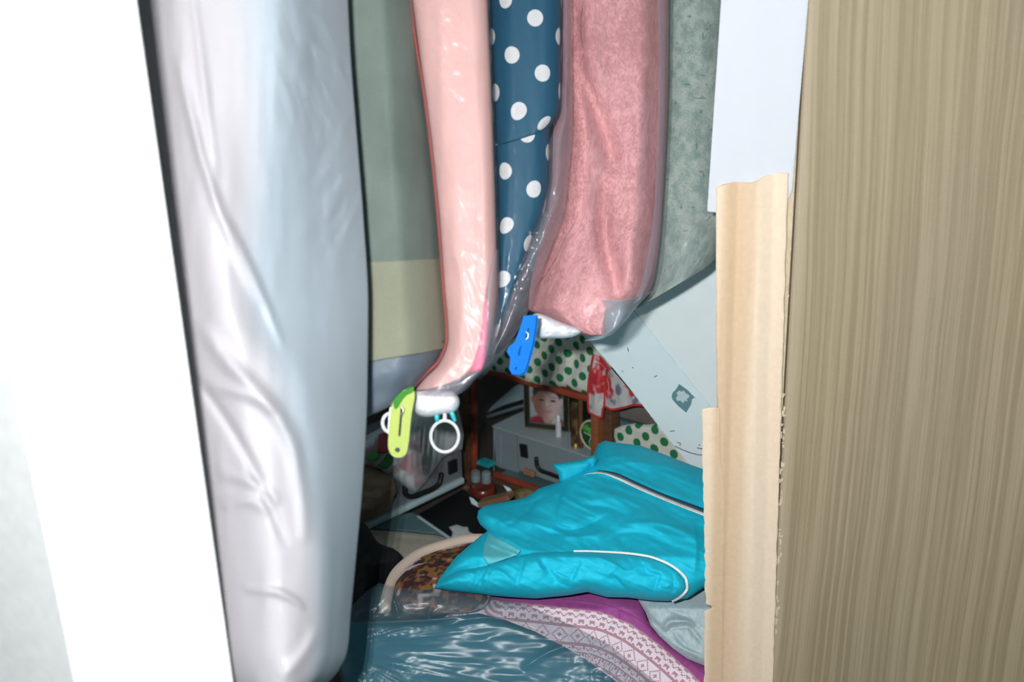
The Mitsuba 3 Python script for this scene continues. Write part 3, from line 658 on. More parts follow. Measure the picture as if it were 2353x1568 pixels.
obj('rail', beam(S(1136, 1090, -0.012), S(1260, 1133, -0.012), 0.014, 0.012), 'red_wood', rack)
obj('rail', beam(S(1130, 1102, -0.004), S(1260, 1147, -0.004), 0.014, 0.014), 'brown_wood', rack)
bk_ = [S(1085, 850, 0.30), S(1420, 935, 0.30)]
obj('back_panel', frame_box(S(1040, 1180, 0.33), ST * 0.55, np.array([0, 0, 0.33]), SN * 0.006, 0.001), 'dark_closet', rack)
obj('shelf_board', frame_box(S(1075, 1112, 0.0) - [0, 0, 0.006], ST * 0.36, SN * 0.30, np.array([0, 0, 0.008]), 0.001), 'brown_wood', rack)

# cloths over the rack
def polka_green(p, n, uv):
    x = p.x * float(ST[0]) + p.y * float(ST[1]); y = -p.z
    a, b = (0.0400, 0.001), (-0.0200, 0.0185)
    det = a[0] * b[1] - a[1] * b[0]
    x = x + 0.004 * (fbm(p.x * 18, p.z * 18, 2.0) - 0.5); i = (x * b[1] - y * b[0]) / det; j = (y * a[0] - x * a[1]) / det
    best = mi.Float(9)
    for di in (0, 1):
        for dj in (0, 1):
            ci, cj = dr.floor(i) + di, dr.floor(j) + dj
            best = dr.minimum(best, dr.sqrt(dr.square(x - ci * a[0] - cj * b[0]) + dr.square(y - ci * a[1] - cj * b[1])))
    return mix(mix((0.56, 0.58, 0.51), (0.66, 0.67, 0.60), fbm(p.x * 60, p.y * 60, p.z * 60)), (0.012, 0.17, 0.06), smoothstep(0.0093, 0.0082, best))
mat('green_polka', proc(polka_green), 0.85)
def cloth1(px, py, dist):
    return d_onplane(px, py, SL - 0.014 * SN, SN) - 0.012 * pillow(dist, 16) - 0.010 * pn(px, py, 34, 150, 4) - crease(px, py, [(1320, 770), (1318, 830), (1300, 880)], 12, -0.012) - crease(px, py, [(1235, 770), (1238, 830), (1245, 880)], 14, -0.008)
m, _ = relief([(1095, 850), (1120, 830), (1160, 800), (1200, 760), (1300, 735), (1380, 740), (1420, 800), (1400, 860), (1375, 905), (1353, 908), (1325, 898), (1295, 888), (1270, 888), (1240, 884), (1215, 878), (1190, 868), (1160, 858), (1130, 852)], cloth1, lambda px, py: d_onplane(px, py, SL - 0.011 * SN, SN), 4, 3)
single('polka_dot_cloth', m, 'green_polka', 'white cloth with green polka dots draped over the top rail of the wooden rack', 'cloth')
def cloth2(px, py, dist):
    return d_onplane(px, py, SL - 0.03 * SN, SN) - 0.012 * pillow(dist, 16) - 0.008 * pn(px, py, 60, 60, 9)
m, _ = relief([(1412, 986), (1430, 978), (1460, 973), (1485, 976), (1515, 974), (1565, 1020), (1590, 1075), (1500, 1090), (1408, 1060)], cloth2, lambda px, py: d_onplane(px, py, SL - 0.015 * SN, SN), 4, 3)
single('polka_dot_cloth', m, 'green_polka', 'white cloth with green polka dots bunched behind the top of the turquoise jacket', 'cloth')
def floral_fn(p, n, uv):
    x = p.x * float(ST[0]) + p.y * float(ST[1]); y = p.z
    w = fbm(x * 45, y * 45, 3.0)
    d1, d2, k = voronoi(x * 26 + w * 1.2, y * 20 + w * 0.8)
    red = smoothstep(0.52, 0.34, d1) * smoothstep(0.32, 0.42, k)
    petal = noise(x * 160, y * 110, 5.0)
    ground = mix((0.50, 0.50, 0.50), (0.14, 0.16, 0.21), smoothstep(0.52, 0.72, fbm(x * 60, y * 40, 8.0)))
    return mix(ground, mix((0.48, 0.03, 0.04), (0.72, 0.28, 0.28), smoothstep(0.55, 0.85, petal)), red)
mat('floral', proc(floral_fn), 0.7); mat('red_hem', (0.42, 0.03, 0.03), 0.7)
hk = thing('floral_scarf', 'small red and white floral scarf hanging over the right end of the rack rail', 'scarf')
hko = [(1364, 815), (1380, 818), (1400, 842), (1446, 896), (1484, 934), (1462, 931), (1430, 938), (1406, 942), (1390, 935), (1384, 957), (1380, 961), (1366, 955), (1353, 947), (1351, 913), (1353, 880), (1358, 845)]
def hkd(px, py, dist=None):
    return d_onplane(px, py, SL - 0.045 * SN, SN) + 0.012 * pn(px, py, 26, 90, 2) - crease(px, py, [(1398, 850), (1392, 890), (1388, 930)], 8, -0.016) - crease(px, py, [(1376, 850), (1370, 900), (1368, 950)], 9, 0.008)
m, _ = relief(hko, hkd, lambda px, py: hkd(px, py) + 0.003, 3, 3)
obj('cloth', m, 'floral', hk)
for ln in ([(1484, 934), (1462, 931), (1430, 938), (1406, 942), (1390, 935), (1384, 957)], [(1384, 957), (1380, 961), (1366, 955), (1353, 947)], [(1353, 947), (1351, 913), (1353, 880), (1358, 845), (1364, 815)], [(1396, 845), (1391, 890), (1389, 935)]):
    e = spline(ln, 30); obj('hem', tube(P(e[:, 0], e[:, 1], hkd(e[:, 0], e[:, 1]) - 0.001), 0.0024, 8), 'red_hem', hk, label='red hem')
mat('kraft_grey', proc(lambda p, n, uv: mix((0.12, 0.11, 0.10), (0.19, 0.17, 0.16), fbm(p.x * 50, p.y * 50, p.z * 50))), 0.85)
mat('case_blue', (0.09, 0.15, 0.17), 0.4)
bx = thing('storage_box', 'grey-brown box with a blue-grey base behind the floral scarf and dark brown post', 'box')
obj('lid', frame_box(S(1405, 955, 0.05), ST * 0.17, np.array([0, 0, 0.05]), SN * 0.09, 0.003), 'kraft_grey', bx)
obj('base', frame_box(S(1408, 990, 0.055), ST * 0.165, np.array([0, 0, 0.027]), SN * 0.08, 0.003), 'case_blue', bx)

# framed portrait
FT = unit(ST * 0.5 + R0 * 0.5); FT[2] = 0; FT = unit(FT); FN = unit(np.cross(FT, [0, 0, 1.0])); FN = FN if FN @ F > 0 else -FN
FO = S(1205, 982, 0.045)
fw, fh = 0.0, 0.0
fr_r = onplane(1309, 986, FO, FN); fw = (fr_r - FO) @ FT; fh = 0.116
pf = thing('framed_portrait', 'small framed portrait photo of a smiling child standing on the clear case in the rack', 'picture frame')
mat('frame_black', (0.012, 0.02, 0.018), 0.3, specular=0.6); mat('gilt', (0.42, 0.30, 0.10), 0.4, metallic=0.6)
Zv = np.array([0, 0, 1.0]); b_ = 0.0135
obj('frame_side', frame_box(FO, FT * b_, Zv * fh, FN * 0.012, 0.002), 'frame_black', pf)
obj('frame_side', frame_box(FO + FT * (fw - b_), FT * b_, Zv * fh, FN * 0.012, 0.002), 'frame_black', pf)
obj('frame_rail', frame_box(FO, FT * fw, Zv * b_, FN * 0.012, 0.002), 'frame_black', pf)
obj('frame_rail', frame_box(FO + Zv * (fh - b_), FT * fw, Zv * b_, FN * 0.012, 0.002), 'frame_black', pf)
for (o_, a_, l_) in ((FO + FT * b_ + Zv * b_, FT, fw - 2 * b_), (FO + FT * b_ + Zv * b_, Zv, fh - 2 * b_), (FO + FT * (fw - b_) + Zv * b_, Zv, fh - 2 * b_), (FO + FT * 0.001 + Zv * 0.001, FT, fw), (FO + FT * 0.001 + Zv * 0.001, Zv, fh), (FO + FT * (fw - 0.001), Zv, fh)):
    obj('gilt_line', tube([o_ - FN * 0.0005, o_ + a_ * l_ * .5 - FN * 0.0005, o_ + a_ * l_ - FN * 0.0005], 0.0007, 6), 'gilt', pf)
def face_fn(p, n, uv):
    x, y = uv.x, uv.y      # 0..1 across, 0..1 up
    def ell(cx, cy, rx, ry, e=0.12): return smoothstep(1 + e, 1 - e, dr.sqrt(dr.square((x - cx) / rx) + dr.square((y - cy) / ry)))
    c = mix((0.26, 0.30, 0.32), (0.34, 0.37, 0.38), fbm(x * 4, y * 4, 1.0))
    c = mix(c, (0.035, 0.03, 0.04), ell(0.53, 0.78, 0.45, 0.36))
    c = mix(c, (0.22, 0.03, 0.05), ell(0.5, -0.05, 0.62, 0.26)); c = mix(c, (0.42, 0.42, 0.45), ell(0.62, 0.07, 0.2, 0.12))
    c = mix(c, (0.36, 0.24, 0.21), ell(0.53, 0.17, 0.16, 0.2))
    skin = mix((0.22, 0.11, 0.09), (0.50, 0.38, 0.36), smoothstep(0.25, 0.72, x))
    c = mix(c, skin, ell(0.09, 0.60, 0.06, 0.09)); c = mix(c, skin, ell(0.93, 0.60, 0.06, 0.09))
    c = mix(c, skin, ell(0.50, 0.50, 0.40, 0.40, 0.05))
    c = mix(c, (0.035, 0.03, 0.04), smoothstep(0.86, 0.92, y + 0.07 * noise(x * 11, 2.0) - 0.22 * (x - 0.42) * (0.9 - x)) * ell(0.52, 0.72, 0.43, 0.34))
    for ex in (0.34, 0.68):
        c = mix(c, (0.06, 0.04, 0.04), ell(ex, 0.60, 0.085, 0.030, 0.4) * 0.95); c = mix(c, (0.10, 0.06, 0.05), ell(ex, 0.685, 0.11, 0.016, 0.6) * 0.7)
    c = mix(c, (0.36, 0.20, 0.18), ell(0.50, 0.44, 0.075, 0.028, 0.6) * 0.8); c = mix(c, (0.62, 0.52, 0.49), ell(0.51, 0.50, 0.03, 0.07, 0.8) * 0.6)
    mouth = smoothstep(0.022, 0.008, dr.abs(y - (0.30 + 0.9 * dr.square(x - 0.50)))) * smoothstep(0.17, 0.13, dr.abs(x - 0.5))
    return mix(c, (0.36, 0.10, 0.11), mouth * 0.85)
mat('portrait_print', proc(face_fn), 0.35, specular=0.4)
o_ = FO + FT * b_ + Zv * b_ + FN * 0.004; pw, ph = fw - 2 * b_, fh - 2 * b_
pm = trimesh.Trimesh([o_, o_ + FT * pw, o_ + FT * pw + Zv * ph, o_ + Zv * ph], [[0, 1, 2], [0, 2, 3]], process=False)
obj('photo', pm, 'portrait_print', pf, smooth=False, uv=np.array([[0, 0], [1, 0], [1, 1], [0, 1.0]]), label='printed portrait of a smiling child with short dark hair')
q0 = onplane(1284, 1006, FO - 0.02 * FN, FN)
tb = thing('white_tube', 'tiny white tube standing in front of the framed portrait', 'tube')
obj('body', lathe(q0, [0, 0, 1], [(0, 0), (0.006, 0), (0.0065, 0.002), (0.0065, 0.032), (0.004, 0.038), (0, 0.038)], 16), 'white_plastic', tb)
obj('cap', lathe(q0 + [0, 0, 0.038], [0, 0, 1], [(0, 0), (0.0045, 0), (0.0045, 0.014), (0, 0.014)], 16), 'wad', tb)
gf = thing('gilded_frame', 'brown gilded picture frame seen edge-on between the portrait and the round green clock', 'picture frame')
mat('gilded_wood', proc(lambda p, n, uv: mix((0.04, 0.022, 0.012), (0.20, 0.12, 0.04), smoothstep(0.4, 0.75, fbm(p.x * 90, p.y * 90, p.z * 50)))), 0.45)
obj('upright', frame_box(S(1310, 1030, 0.03), ST * 0.020, np.array([0, 0, 0.105]), SN * 0.02, 0.003), 'gilded_wood', gf)
obj('moulding', beam(S(1334, 1030, 0.022), S(1334, 915, 0.022), 0.008, 0.010, up=ST), 'brown_wood', gf)
obj('foot', lathe(S(1323, 1034, 0.03), [0, 0, 1], [(0, 0), (0.006, 0), (0.008, 0.006), (0.004, 0.014), (0, 0.016)], 14), 'gilt', gf)
ck = thing('round_clock', 'round green leaf-patterned clock face in a cream rim behind the orange-brown post', 'clock')
cc = S(1366, 1000, 0.02)
def leaf_fn(p, n, uv):
    k = fbm(p.x * 110, p.z * 110, 4.0); return mix((0.015, 0.08, 0.025), (0.10, 0.38, 0.08), smoothstep(0.4, 0.65, k))
mat('leaf_print', proc(leaf_fn), 0.3, specular=0.6); mat('cream', (0.50, 0.46, 0.33), 0.4)
obj('face', lathe(cc, -SN, [(0.030, 0), (0.030, 0.004), (0.015, 0.007), (0, 0.008)], 32), 'leaf_print', ck)
obj('rim', lathe(cc, -SN, [(0.029, 0), (0.033, -0.002), (0.0345, 0.004), (0.032, 0.008), (0.030, 0.006)], 40), 'cream', ck)
a = unit(ST * .6 + Zv * .2)
obj('hand', tube([cc - SN * 0.010, cc - SN * 0.0105 - ST * 0.010 + Zv * 0.003, cc - SN * 0.010 - ST * 0.019 + Zv * 0.005], 0.0009, 6), 'white_plastic', ck, label='white hand')
obj('hand', tube([cc - SN * 0.0105, cc - SN * 0.011 - ST * 0.004 - Zv * 0.009, cc - SN * 0.0105 - ST * 0.006 - Zv * 0.016], 0.0009, 6), 'white_plastic', ck, label='white hand')

# clear plastic cases
film('case_plastic', (0.30, 0.38, 0.41), 0.62, 0.3, 0.8); film('lid_plastic', (0.36, 0.45, 0.48), 0.8, 0.3, 0.8)
mat('black_plastic', (0.008, 0.010, 0.012), 0.45); mat('peach', (0.30, 0.16, 0.09), 0.7)
def panelbox(key, TL, TR, h, depth, off, tn, nn, body, lid, base_key=None):
    w = (TR - TL) @ tn; o = TL - Zv * h
    t = 0.002
    obj('front', frame_box(o, tn * w, Zv * h, nn * t, 0.0005), body, key); obj('side', frame_box(o, nn * depth, Zv * h, tn * t, 0.0005), body, key)
    obj('side', frame_box(o + tn * (w - t), nn * depth, Zv * h, tn * t, 0.0005), body, key); obj('back', frame_box(o + nn * depth, tn * w, Zv * h, nn * t, 0.0005), body, key)
    obj('bottom', frame_box(o, tn * w, nn * depth, Zv * t, 0.0005), body, key)
    obj('lid', frame_box(TL - tn * 0.004 - nn * 0.004, tn * (w + 0.008), nn * (depth + 0.008), Zv * 0.004, 0.0015), lid, key)
    return w
cs = thing('clear_case', 'clear grey plastic case with a black latch and handle inside the wooden rack', 'plastic case')
w_ = panelbox(cs, S(1190, 1000, 0.015), S(1372, 1052, 0.015), 0.085, 0.13, 0, ST, SN, 'case_plastic', 'lid_plastic')
obj('latch', slab([(1193, 1021), (1208, 1024), (1211, 1054), (1196, 1050)], SL + 0.010 * SN, SN, 0.006), 'black_plastic', cs, smooth=False, label='black latch')
e = spline([(1232, 1052), (1234, 1070), (1242, 1081), (1262, 1089), (1290, 1099), (1310, 1104)], 30); obj('handle', tube(S(e[:, 0], e[:, 1], 0.006), 0.0046, 10), 'black_plastic', cs, label='black handle')
obj('tray', frame_box(S(1150, 1110, 0.004), ST * 0.17, Zv * 0.024, SN * 0.10, 0.002), 'case_blue', cs, label='blue-grey base')
single('peach_block', frame_box(S(1201, 1091, -0.008), ST * 0.030, Zv * 0.014, SN * 0.010, 0.002), 'peach', 'small peach-coloured block below the black latch of the rack case', 'block', smooth=30)
cb = thing('clear_box', 'small clear plastic box with pale edges just right of the left rack post', 'plastic box')
panelbox(cb, S(1135, 982, 0.03), S(1186, 992, 0.03), 0.095, 0.10, 0, ST, SN, 'case_plastic', 'lid_plastic')
for (x0, y0, x1, y1) in ((1135, 982, 1135, 1082), (1135, 982, 1186, 997), (1151, 1000, 1151, 1075)):
    obj('edge', tube(S([x0, (x0 + x1) / 2, x1], [y0, (y0 + y1) / 2, y1], 0.027), 0.0010, 6), 'lid_plastic', cb)
obj('contents', frame_box(S(1142, 1076, 0.06), ST * 0.036, Zv * 0.05, SN * 0.05, 0.003), 'case_blue', cb)
mat('pale_blue', (0.17, 0.25, 0.28), 0.35, specular=0.6)
lidp = thing('plastic_sheet', 'pale blue-grey plastic sheet leaning at a slant behind the framed portrait', 'lid')
obj('sheet', slab([(1120, 948), (1160, 930), (1212, 915), (1212, 872), (1180, 890), (1130, 934)], SL + 0.16 * SN, unit(SN - 0.3 * Zv), 0.004), 'pale_blue', lidp, smooth=False)
obj('rib', slab([(1118, 962), (1212, 932), (1212, 926), (1118, 955)], SL + 0.155 * SN, unit(SN - 0.3 * Zv), 0.006), 'case_blue', lidp, smooth=False)
single('teal_tray', frame_box(S(1092, 1068, -0.004), ST * 0.040, SN * 0.03, Zv * 0.008, 0.002), 'teal_dark' if 0 else 'teal_plastic', 'flat teal plastic tray beside the foot of the left rack post', 'tray', smooth=30)
# jars and pot at the foot of the rack
film('jar_glass', (0.40, 0.52, 0.56), 0.45, 0.12, 1.0)
for (x, y, lab) in ((1094, 1107, 'left of two small glass jars standing on the red pot'), (1118, 1110, 'right of two small glass jars standing on the red pot')):
    j = thing('glass_jar', lab, 'jar')
    b0 = S(x, y, -0.05)
    obj('glass', lathe(b0, Zv, [(0, 0), (0.0095, 0), (0.0105, 0.003), (0.0105, 0.022), (0.009, 0.026)], 20), 'jar_glass', j)
    obj('contents', lathe(b0 + [0, 0, .001], Zv, [(0, 0), (0.008, 0), (0.008, 0.014), (0, 0.014)], 16), 'case_blue' if x < 1100 else 'kraft_grey', j)
mat('red_glaze', proc(lambda p, n, uv: mix((0.10, 0.012, 0.008), (0.20, 0.03, 0.015), fbm(p.x * 60, p.y * 60, p.z * 60))), 0.25, specular=0.6, clearcoat=0.5)
pot = thing('red_pot', 'squat dark red glazed pot at the foot of the rack below the glass jars', 'pot')
b0 = S(1110, 1148, -0.06)
obj('body', lathe(b0, Zv, [(0, 0), (0.018, 0), (0.027, 0.010), (0.029, 0.022), (0.026, 0.031), (0.022, 0.032), (0.020, 0.028), (0, 0.026)], 32), 'red_glaze', pot)
single('wooden_ball', lathe(S(1070, 1120, -0.03) , unit(-F), [(0, 0.016), (0.006, 0.015), (0.011, 0.010), (0.012, 0.004), (0.010, -0.004), (0, -0.005)], 20), 'brown_wood', 'round brown wooden ball left of the dark red pot', 'ball')
mat('plank', proc(lambda p, n, uv: mix((0.14, 0.075, 0.04), (0.23, 0.13, 0.075), fbm(p.x * 20, p.y * 90, p.z * 90))), 0.6)
k0, k1 = P(1104, 1157, 1.98), P(1176, 1139, 1.94)
single('wood_block', beam(k0, k1, 0.03, 0.012), 'plank', 'short brown wooden block in front of the dark red pot', 'block', smooth=30)
mat('paper_blue', (0.42, 0.52, 0.56), 0.7)
for (pts, d, lab) in (([(1078, 1142), (1088, 1146), (1105, 1164), (1098, 1166), (1083, 1158)], 1.965, 'small pale paper scrap poking out left of the wooden block'), ([(1156, 1115), (1172, 1122), (1184, 1136), (1178, 1141), (1164, 1128)], 1.955, 'small pale paper scrap between the red pot and the turquoise jacket')):
    m, _ = relief(pts, lambda px, py, dist, d=d: d - 0.004 * pn(px, py, 12, 12, 3), lambda px, py, d=d: d + 0.003 + 0 * px, 2.5, 2.5)
    single('paper_scrap', m, 'paper_blue', lab, 'paper scrap')
mat('wicker', proc(lambda p, n, uv: mix((0.07, 0.05, 0.02), (0.20, 0.15, 0.06), noise(p.x * 300, p.y * 300, p.z * 300))), 0.8)
m, _ = relief([(1182, 1128), (1210, 1120), (1245, 1128), (1230, 1165), (1185, 1160)], lambda px, py, dist: 1.93 - 0.02 * pillow(dist, 12), lambda px, py: 1.96 + 0 * px, 3, 3)
single('woven_basket', m, 'wicker', 'yellowish woven basket corner between the rack and the turquoise jacket', 'basket')

# ---------------------------------------------------------------- left side: case with handle, floral bag, black tray, papers
zb = P(905, 1186, 1.97)[2]
QL, QR = P(905, 1186, 1.97), P(1066, 1108, float(d_onz(1066, 1108, zb)))
QT = unit(np.array([QR[0] - QL[0], QR[1] - QL[1], 0])); QN = unit(np.cross(QT, [0, 0, 1.0])); QN = QN if QN @ F > 0 else -QN
def Q(px, py, off=0.0): return onplane(px, py, QL + off * QN, QN)
lc = thing('clear_case', 'grey translucent case with two black latches and a handle under the floral plastic bag', 'plastic case')
mat('smoke_plastic', (0.15, 0.165, 0.19), 0.4, specular=0.5); mat('rim_grey', (0.36, 0.48, 0.50), 0.45)
hq = (Q(1066, 985) - Q(1066, 1100))[2]
obj('body', frame_box(Q(835, 1222) , QT * float((Q(1066, 1105) - Q(835, 1222)) @ QT), Zv * 0.13, QN * 0.16, 0.004), 'smoke_plastic', lc)
obj('rim', frame_box(Q(835, 1226, -0.008), QT * float((Q(1068, 1105) - Q(835, 1222)) @ QT), Zv * 0.014, QN * 0.17, 0.003), 'rim_grey', lc, label='pale grey rim')
obj('latch', slab([(1033, 1063), (1051, 1056), (1052, 1084), (1034, 1092)], QL - 0.006 * QN, QN, 0.008), 'black_plastic', lc, smooth=False, label='black latch')
obj('latch', slab([(890, 1126), (910, 1118), (911, 1143), (892, 1153)], QL - 0.006 * QN, QN, 0.008), 'black_plastic', lc, smooth=False, label='black latch')
e = spline([(930, 1118), (931, 1134), (944, 1142), (975, 1132), (1003, 1118), (1011, 1108), (1014, 1088)], 50)
obj('handle', tube(Q(e[:, 0], e[:, 1], -0.008), 0.0055, 10), 'black_plastic', lc, label='black carrying handle')
def fbag_fn(p, n, uv):
    x, y = p.x + 0.3 * p.y, p.z
    w = fbm(x * 30, y * 30, 3.0); d1, d2, k = voronoi(x * 16 + w, y * 16 + w * .7)
    ground = mix((0.32, 0.35, 0.37), (0.70, 0.76, 0.78), fbm(x * 22, y * 22, 9.0))
    red = smoothstep(0.52, 0.30, d1) * smoothstep(0.3, 0.5, k)
    c = mix(ground, (0.38, 0.06, 0.09), red * 0.85 * smoothstep(-0.15, -0.24, p.x))
    green = smoothstep(0.40, 0.26, d1) * smoothstep(0.30, 0.22, k)
    return mix(c, (0.02, 0.13, 0.025), green)
mat('floral_plastic', proc(fbag_fn), 0.35, specular=0.5)
fb = thing('floral_plastic_bag', 'crumpled plastic bag with red flowers and green leaves lying over the left grey case', 'plastic bag')
def fbd(px, py, dist): return d_onplane(px, py, QL - 0.03 * QN, QN) - 0.035 * pillow(dist, 45) - 0.022 * (ridged(px, py, 80, 90, 5) - .5) * pillow(dist, 20)
m, _ = relief([(815, 1020), (836, 1005), (880, 980), (950, 935), (1050, 925), (1066, 1000), (1062, 1034), (1018, 1052), (1000, 1078), (978, 1110), (955, 1133), (938, 1124), (905, 1100), (870, 1082), (815, 1065)], fbd, lambda px, py: d_onplane(px, py, QL - 0.022 * QN, QN), 4, 3)
obj('bag', m, 'floral_plastic', fb)
mat('leaf_green', (0.025, 0.17, 0.03), 0.5); mat('flower_red', (0.26, 0.03, 0.05), 0.5)
for (pts) in ([(836, 1045), (852, 1035), (872, 1046), (866, 1058), (846, 1058)], [(868, 1056), (884, 1042), (902, 1050), (898, 1070), (880, 1078)]):
    c_ = np.mean(pts, 0); dd = fbd(np.array([c_[0]]), np.array([c_[1]]), np.array([30.0]))[0]
    m, _ = relief(spline(pts, 24, True), lambda px, py, dist, dd=dd: dd - 0.004 - 0.002 * pillow(dist, 8), lambda px, py, dd=dd: dd + 0.004 + 0 * px, 2.5, 2.5)
    obj('leaf_print', m, 'leaf_green', fb, label='green leaf print')
for (pts) in ([(846, 1035), (862, 1010), (885, 995), (898, 1012), (893, 1040), (868, 1042)],):
    c_ = np.mean(pts, 0); dd = fbd(np.array([c_[0]]), np.array([c_[1]]), np.array([30.0]))[0]
    m, _ = relief(spline(pts, 24, True), lambda px, py, dist, dd=dd: dd - 0.004 - 0.002 * pillow(dist, 8), lambda px, py, dd=dd: dd + 0.004 + 0 * px, 2.5, 2.5)
    obj('flower_print', m, 'flower_red', fb, label='dark red flower print')
mat('brown_paper', proc(lambda p, n, uv: mix((0.08, 0.055, 0.038), (0.26, 0.17, 0.11), fbm(p.x * 25, p.y * 25, p.z * 40))), 0.7)
m, _ = relief([(800, 1050), (838, 1062), (875, 1085), (905, 1100), (912, 1130), (895, 1165), (870, 1185), (800, 1215)], lambda px, py, dist: 1.86 - 0.05 * pillow(dist, 35) - 0.012 * pn(px, py, 40, 30, 4), lambda px, py: 1.875 + 0 * px, 4, 4)
single('brown_paper_bag', m, 'brown_paper', 'crumpled brown paper bag at the far left below the floral plastic bag', 'paper bag')
mat('black_gloss', (0.006, 0.008, 0.009), 0.5)
bt = thing('black_tray', 'flat black tray on the closet floor in front of the grey case rim', 'tray')
obj('base', relief([(955, 1186), (1064, 1124), (1092, 1143), (1140, 1160), (1140, 1240), (1060, 1246), (1042, 1243), (1000, 1212)], lambda px, py, dist: d_onz(px, py, 0.385) - 0.004 * pillow(dist, 8), lambda px, py: d_onz(px, py, 0.37), 5, 4)[0], 'black_gloss', bt)
mat('teal_sheet', proc(lambda p, n, uv: mix((0.06, 0.13, 0.14), (0.09, 0.17, 0.18), fbm(p.x * 40, p.y * 40, p.z * 40))), 0.5)
mat('beige_sheet', proc(lambda p, n, uv: mix((0.26, 0.25, 0.21), (0.36, 0.34, 0.28), fbm(p.x * 60, p.y * 15, p.z * 40))), 0.75)
fo = thing('paper_folder', 'open beige folder with dark teal flap between black lump and black tray', 'folder')
m, _ = relief([(845, 1216), (886, 1187), (946, 1178), (962, 1184), (1046, 1243), (1001, 1229), (943, 1223), (886, 1219)], lambda px, py, dist: d_onz(px, py, 0.415) - 0.003 * pillow(dist, 6), lambda px, py: d_onz(px, py, 0.408), 4, 4)
obj('flap', m, 'teal_sheet', fo, label='dark teal flap')
m, _ = relief([(962, 1184), (1048, 1243), (1040, 1246), (956, 1188)], lambda px, py, dist: d_onz(px, py, 0.418) - 0.002, lambda px, py: d_onz(px, py, 0.412), 3, 3)
obj('flap_edge', m, 'rim_grey', fo)
m, _ = relief([(847, 1218), (929, 1223), (1001, 1230), (1056, 1244), (984, 1262), (926, 1292), (905, 1262), (866, 1251)], lambda px, py, dist: d_onz(px, py, 0.43) - 0.012 * pillow(dist, 30) - crease(px, py, [(880, 1232), (960, 1240), (1030, 1246)], 6, -0.006), lambda px, py: d_onz(px, py, 0.415), 4, 4)
obj('sheet', m, 'beige_sheet', fo)
mat('scrap_white', (0.48, 0.54, 0.55), 0.7)
m, _ = relief([(1031, 1212), (1040, 1209), (1050, 1206), (1064, 1211), (1075, 1211), (1079, 1223), (1093, 1229), (1090, 1236), (1075, 1245), (1036, 1236), (1040, 1224)], lambda px, py, dist: d_onz(px, py, 0.40) - 0.012 * pillow(dist, 10) - 0.006 * pn(px, py, 14, 14, 6), lambda px, py: d_onz(px, py, 0.388), 3, 3)
single('paper_scrap', m, 'scrap_white', 'crumpled white paper scrap lying on the black tray', 'paper scrap')
mat('near_black', proc(lambda p, n, uv: mix((0.004, 0.006, 0.008), (0.010, 0.014, 0.016), fbm(p.x * 30, p.y * 30, p.z * 30))), 0.8)
m, _ = relief([(780, 1185), (826, 1194), (850, 1218), (872, 1250), (906, 1263), (925, 1286), (908, 1322), (890, 1360), (880, 1400), (780, 1420)], lambda px, py, dist: 1.66 - 0.10 * pillow(dist, 60) - 0.01 * pn(px, py, 40, 40, 2), lambda px, py: 1.70 + 0 * px, 5, 5, 90)
single('black_lump', m, 'near_black', 'soft black rounded lump at the lower left beside the milky garment bag', 'bag')  # near-black rounded body with a soft, uneven front
# round floral cushion
def cush_fn(p, n, uv):
    w = fbm(p.x * 35, p.y * 35, p.z * 35); d1, d2, k = voronoi(p.x * 110 + w * 3, p.y * 70 + p.z * 60 + w * 3)
    c = mix((0.05, 0.014, 0.016), (0.24, 0.10, 0.03), smoothstep(0.42, 0.62, fbm(p.x * 120, p.y * 90, p.z * 90)))
    c = mix(c, (0.03, 0.045, 0.02), smoothstep(0.14, 0.06, dr.abs(k - 0.3)) * smoothstep(0.45, 0.3, d1))
    return mix(c, (0.55, 0.44, 0.46), smoothstep(0.54, 0.66, fbm(p.x * 42 + 3, p.y * 34, p.z * 42)))
mat('cushion_print', proc(cush_fn), 0.7); mat('cream_cloth', (0.52, 0.42, 0.34), 0.8)
cu = thing('round_cushion', 'round cushion with dark brown floral print and a cream rim, half under the turquoise jacket', 'cushion')
m, _ = relief([(906, 1352), (922, 1316), (956, 1288), (1010, 1265), (1088, 1246), (1125, 1250), (1140, 1320), (1115, 1395), (1000, 1410), (920, 1400)], lambda px, py, dist: d_onz(px, py, 0.545) - 0.05 * pillow(dist, 70), lambda px, py: d_onz(px, py, 0.53) + 0.01, 5, 4, 100)
obj('pad', m, 'cushion_print', cu)
e = spline([(885, 1400), (892, 1360), (906, 1325), (930, 1298), (966, 1273), (1015, 1255), (1090, 1239), (1150, 1240)], 60)
obj('rim', tube(P(e[:, 0], e[:, 1], d_onz(e[:, 0], e[:, 1], 0.545)), 0.0085, 12), 'cream_cloth', cu, label='cream rim')

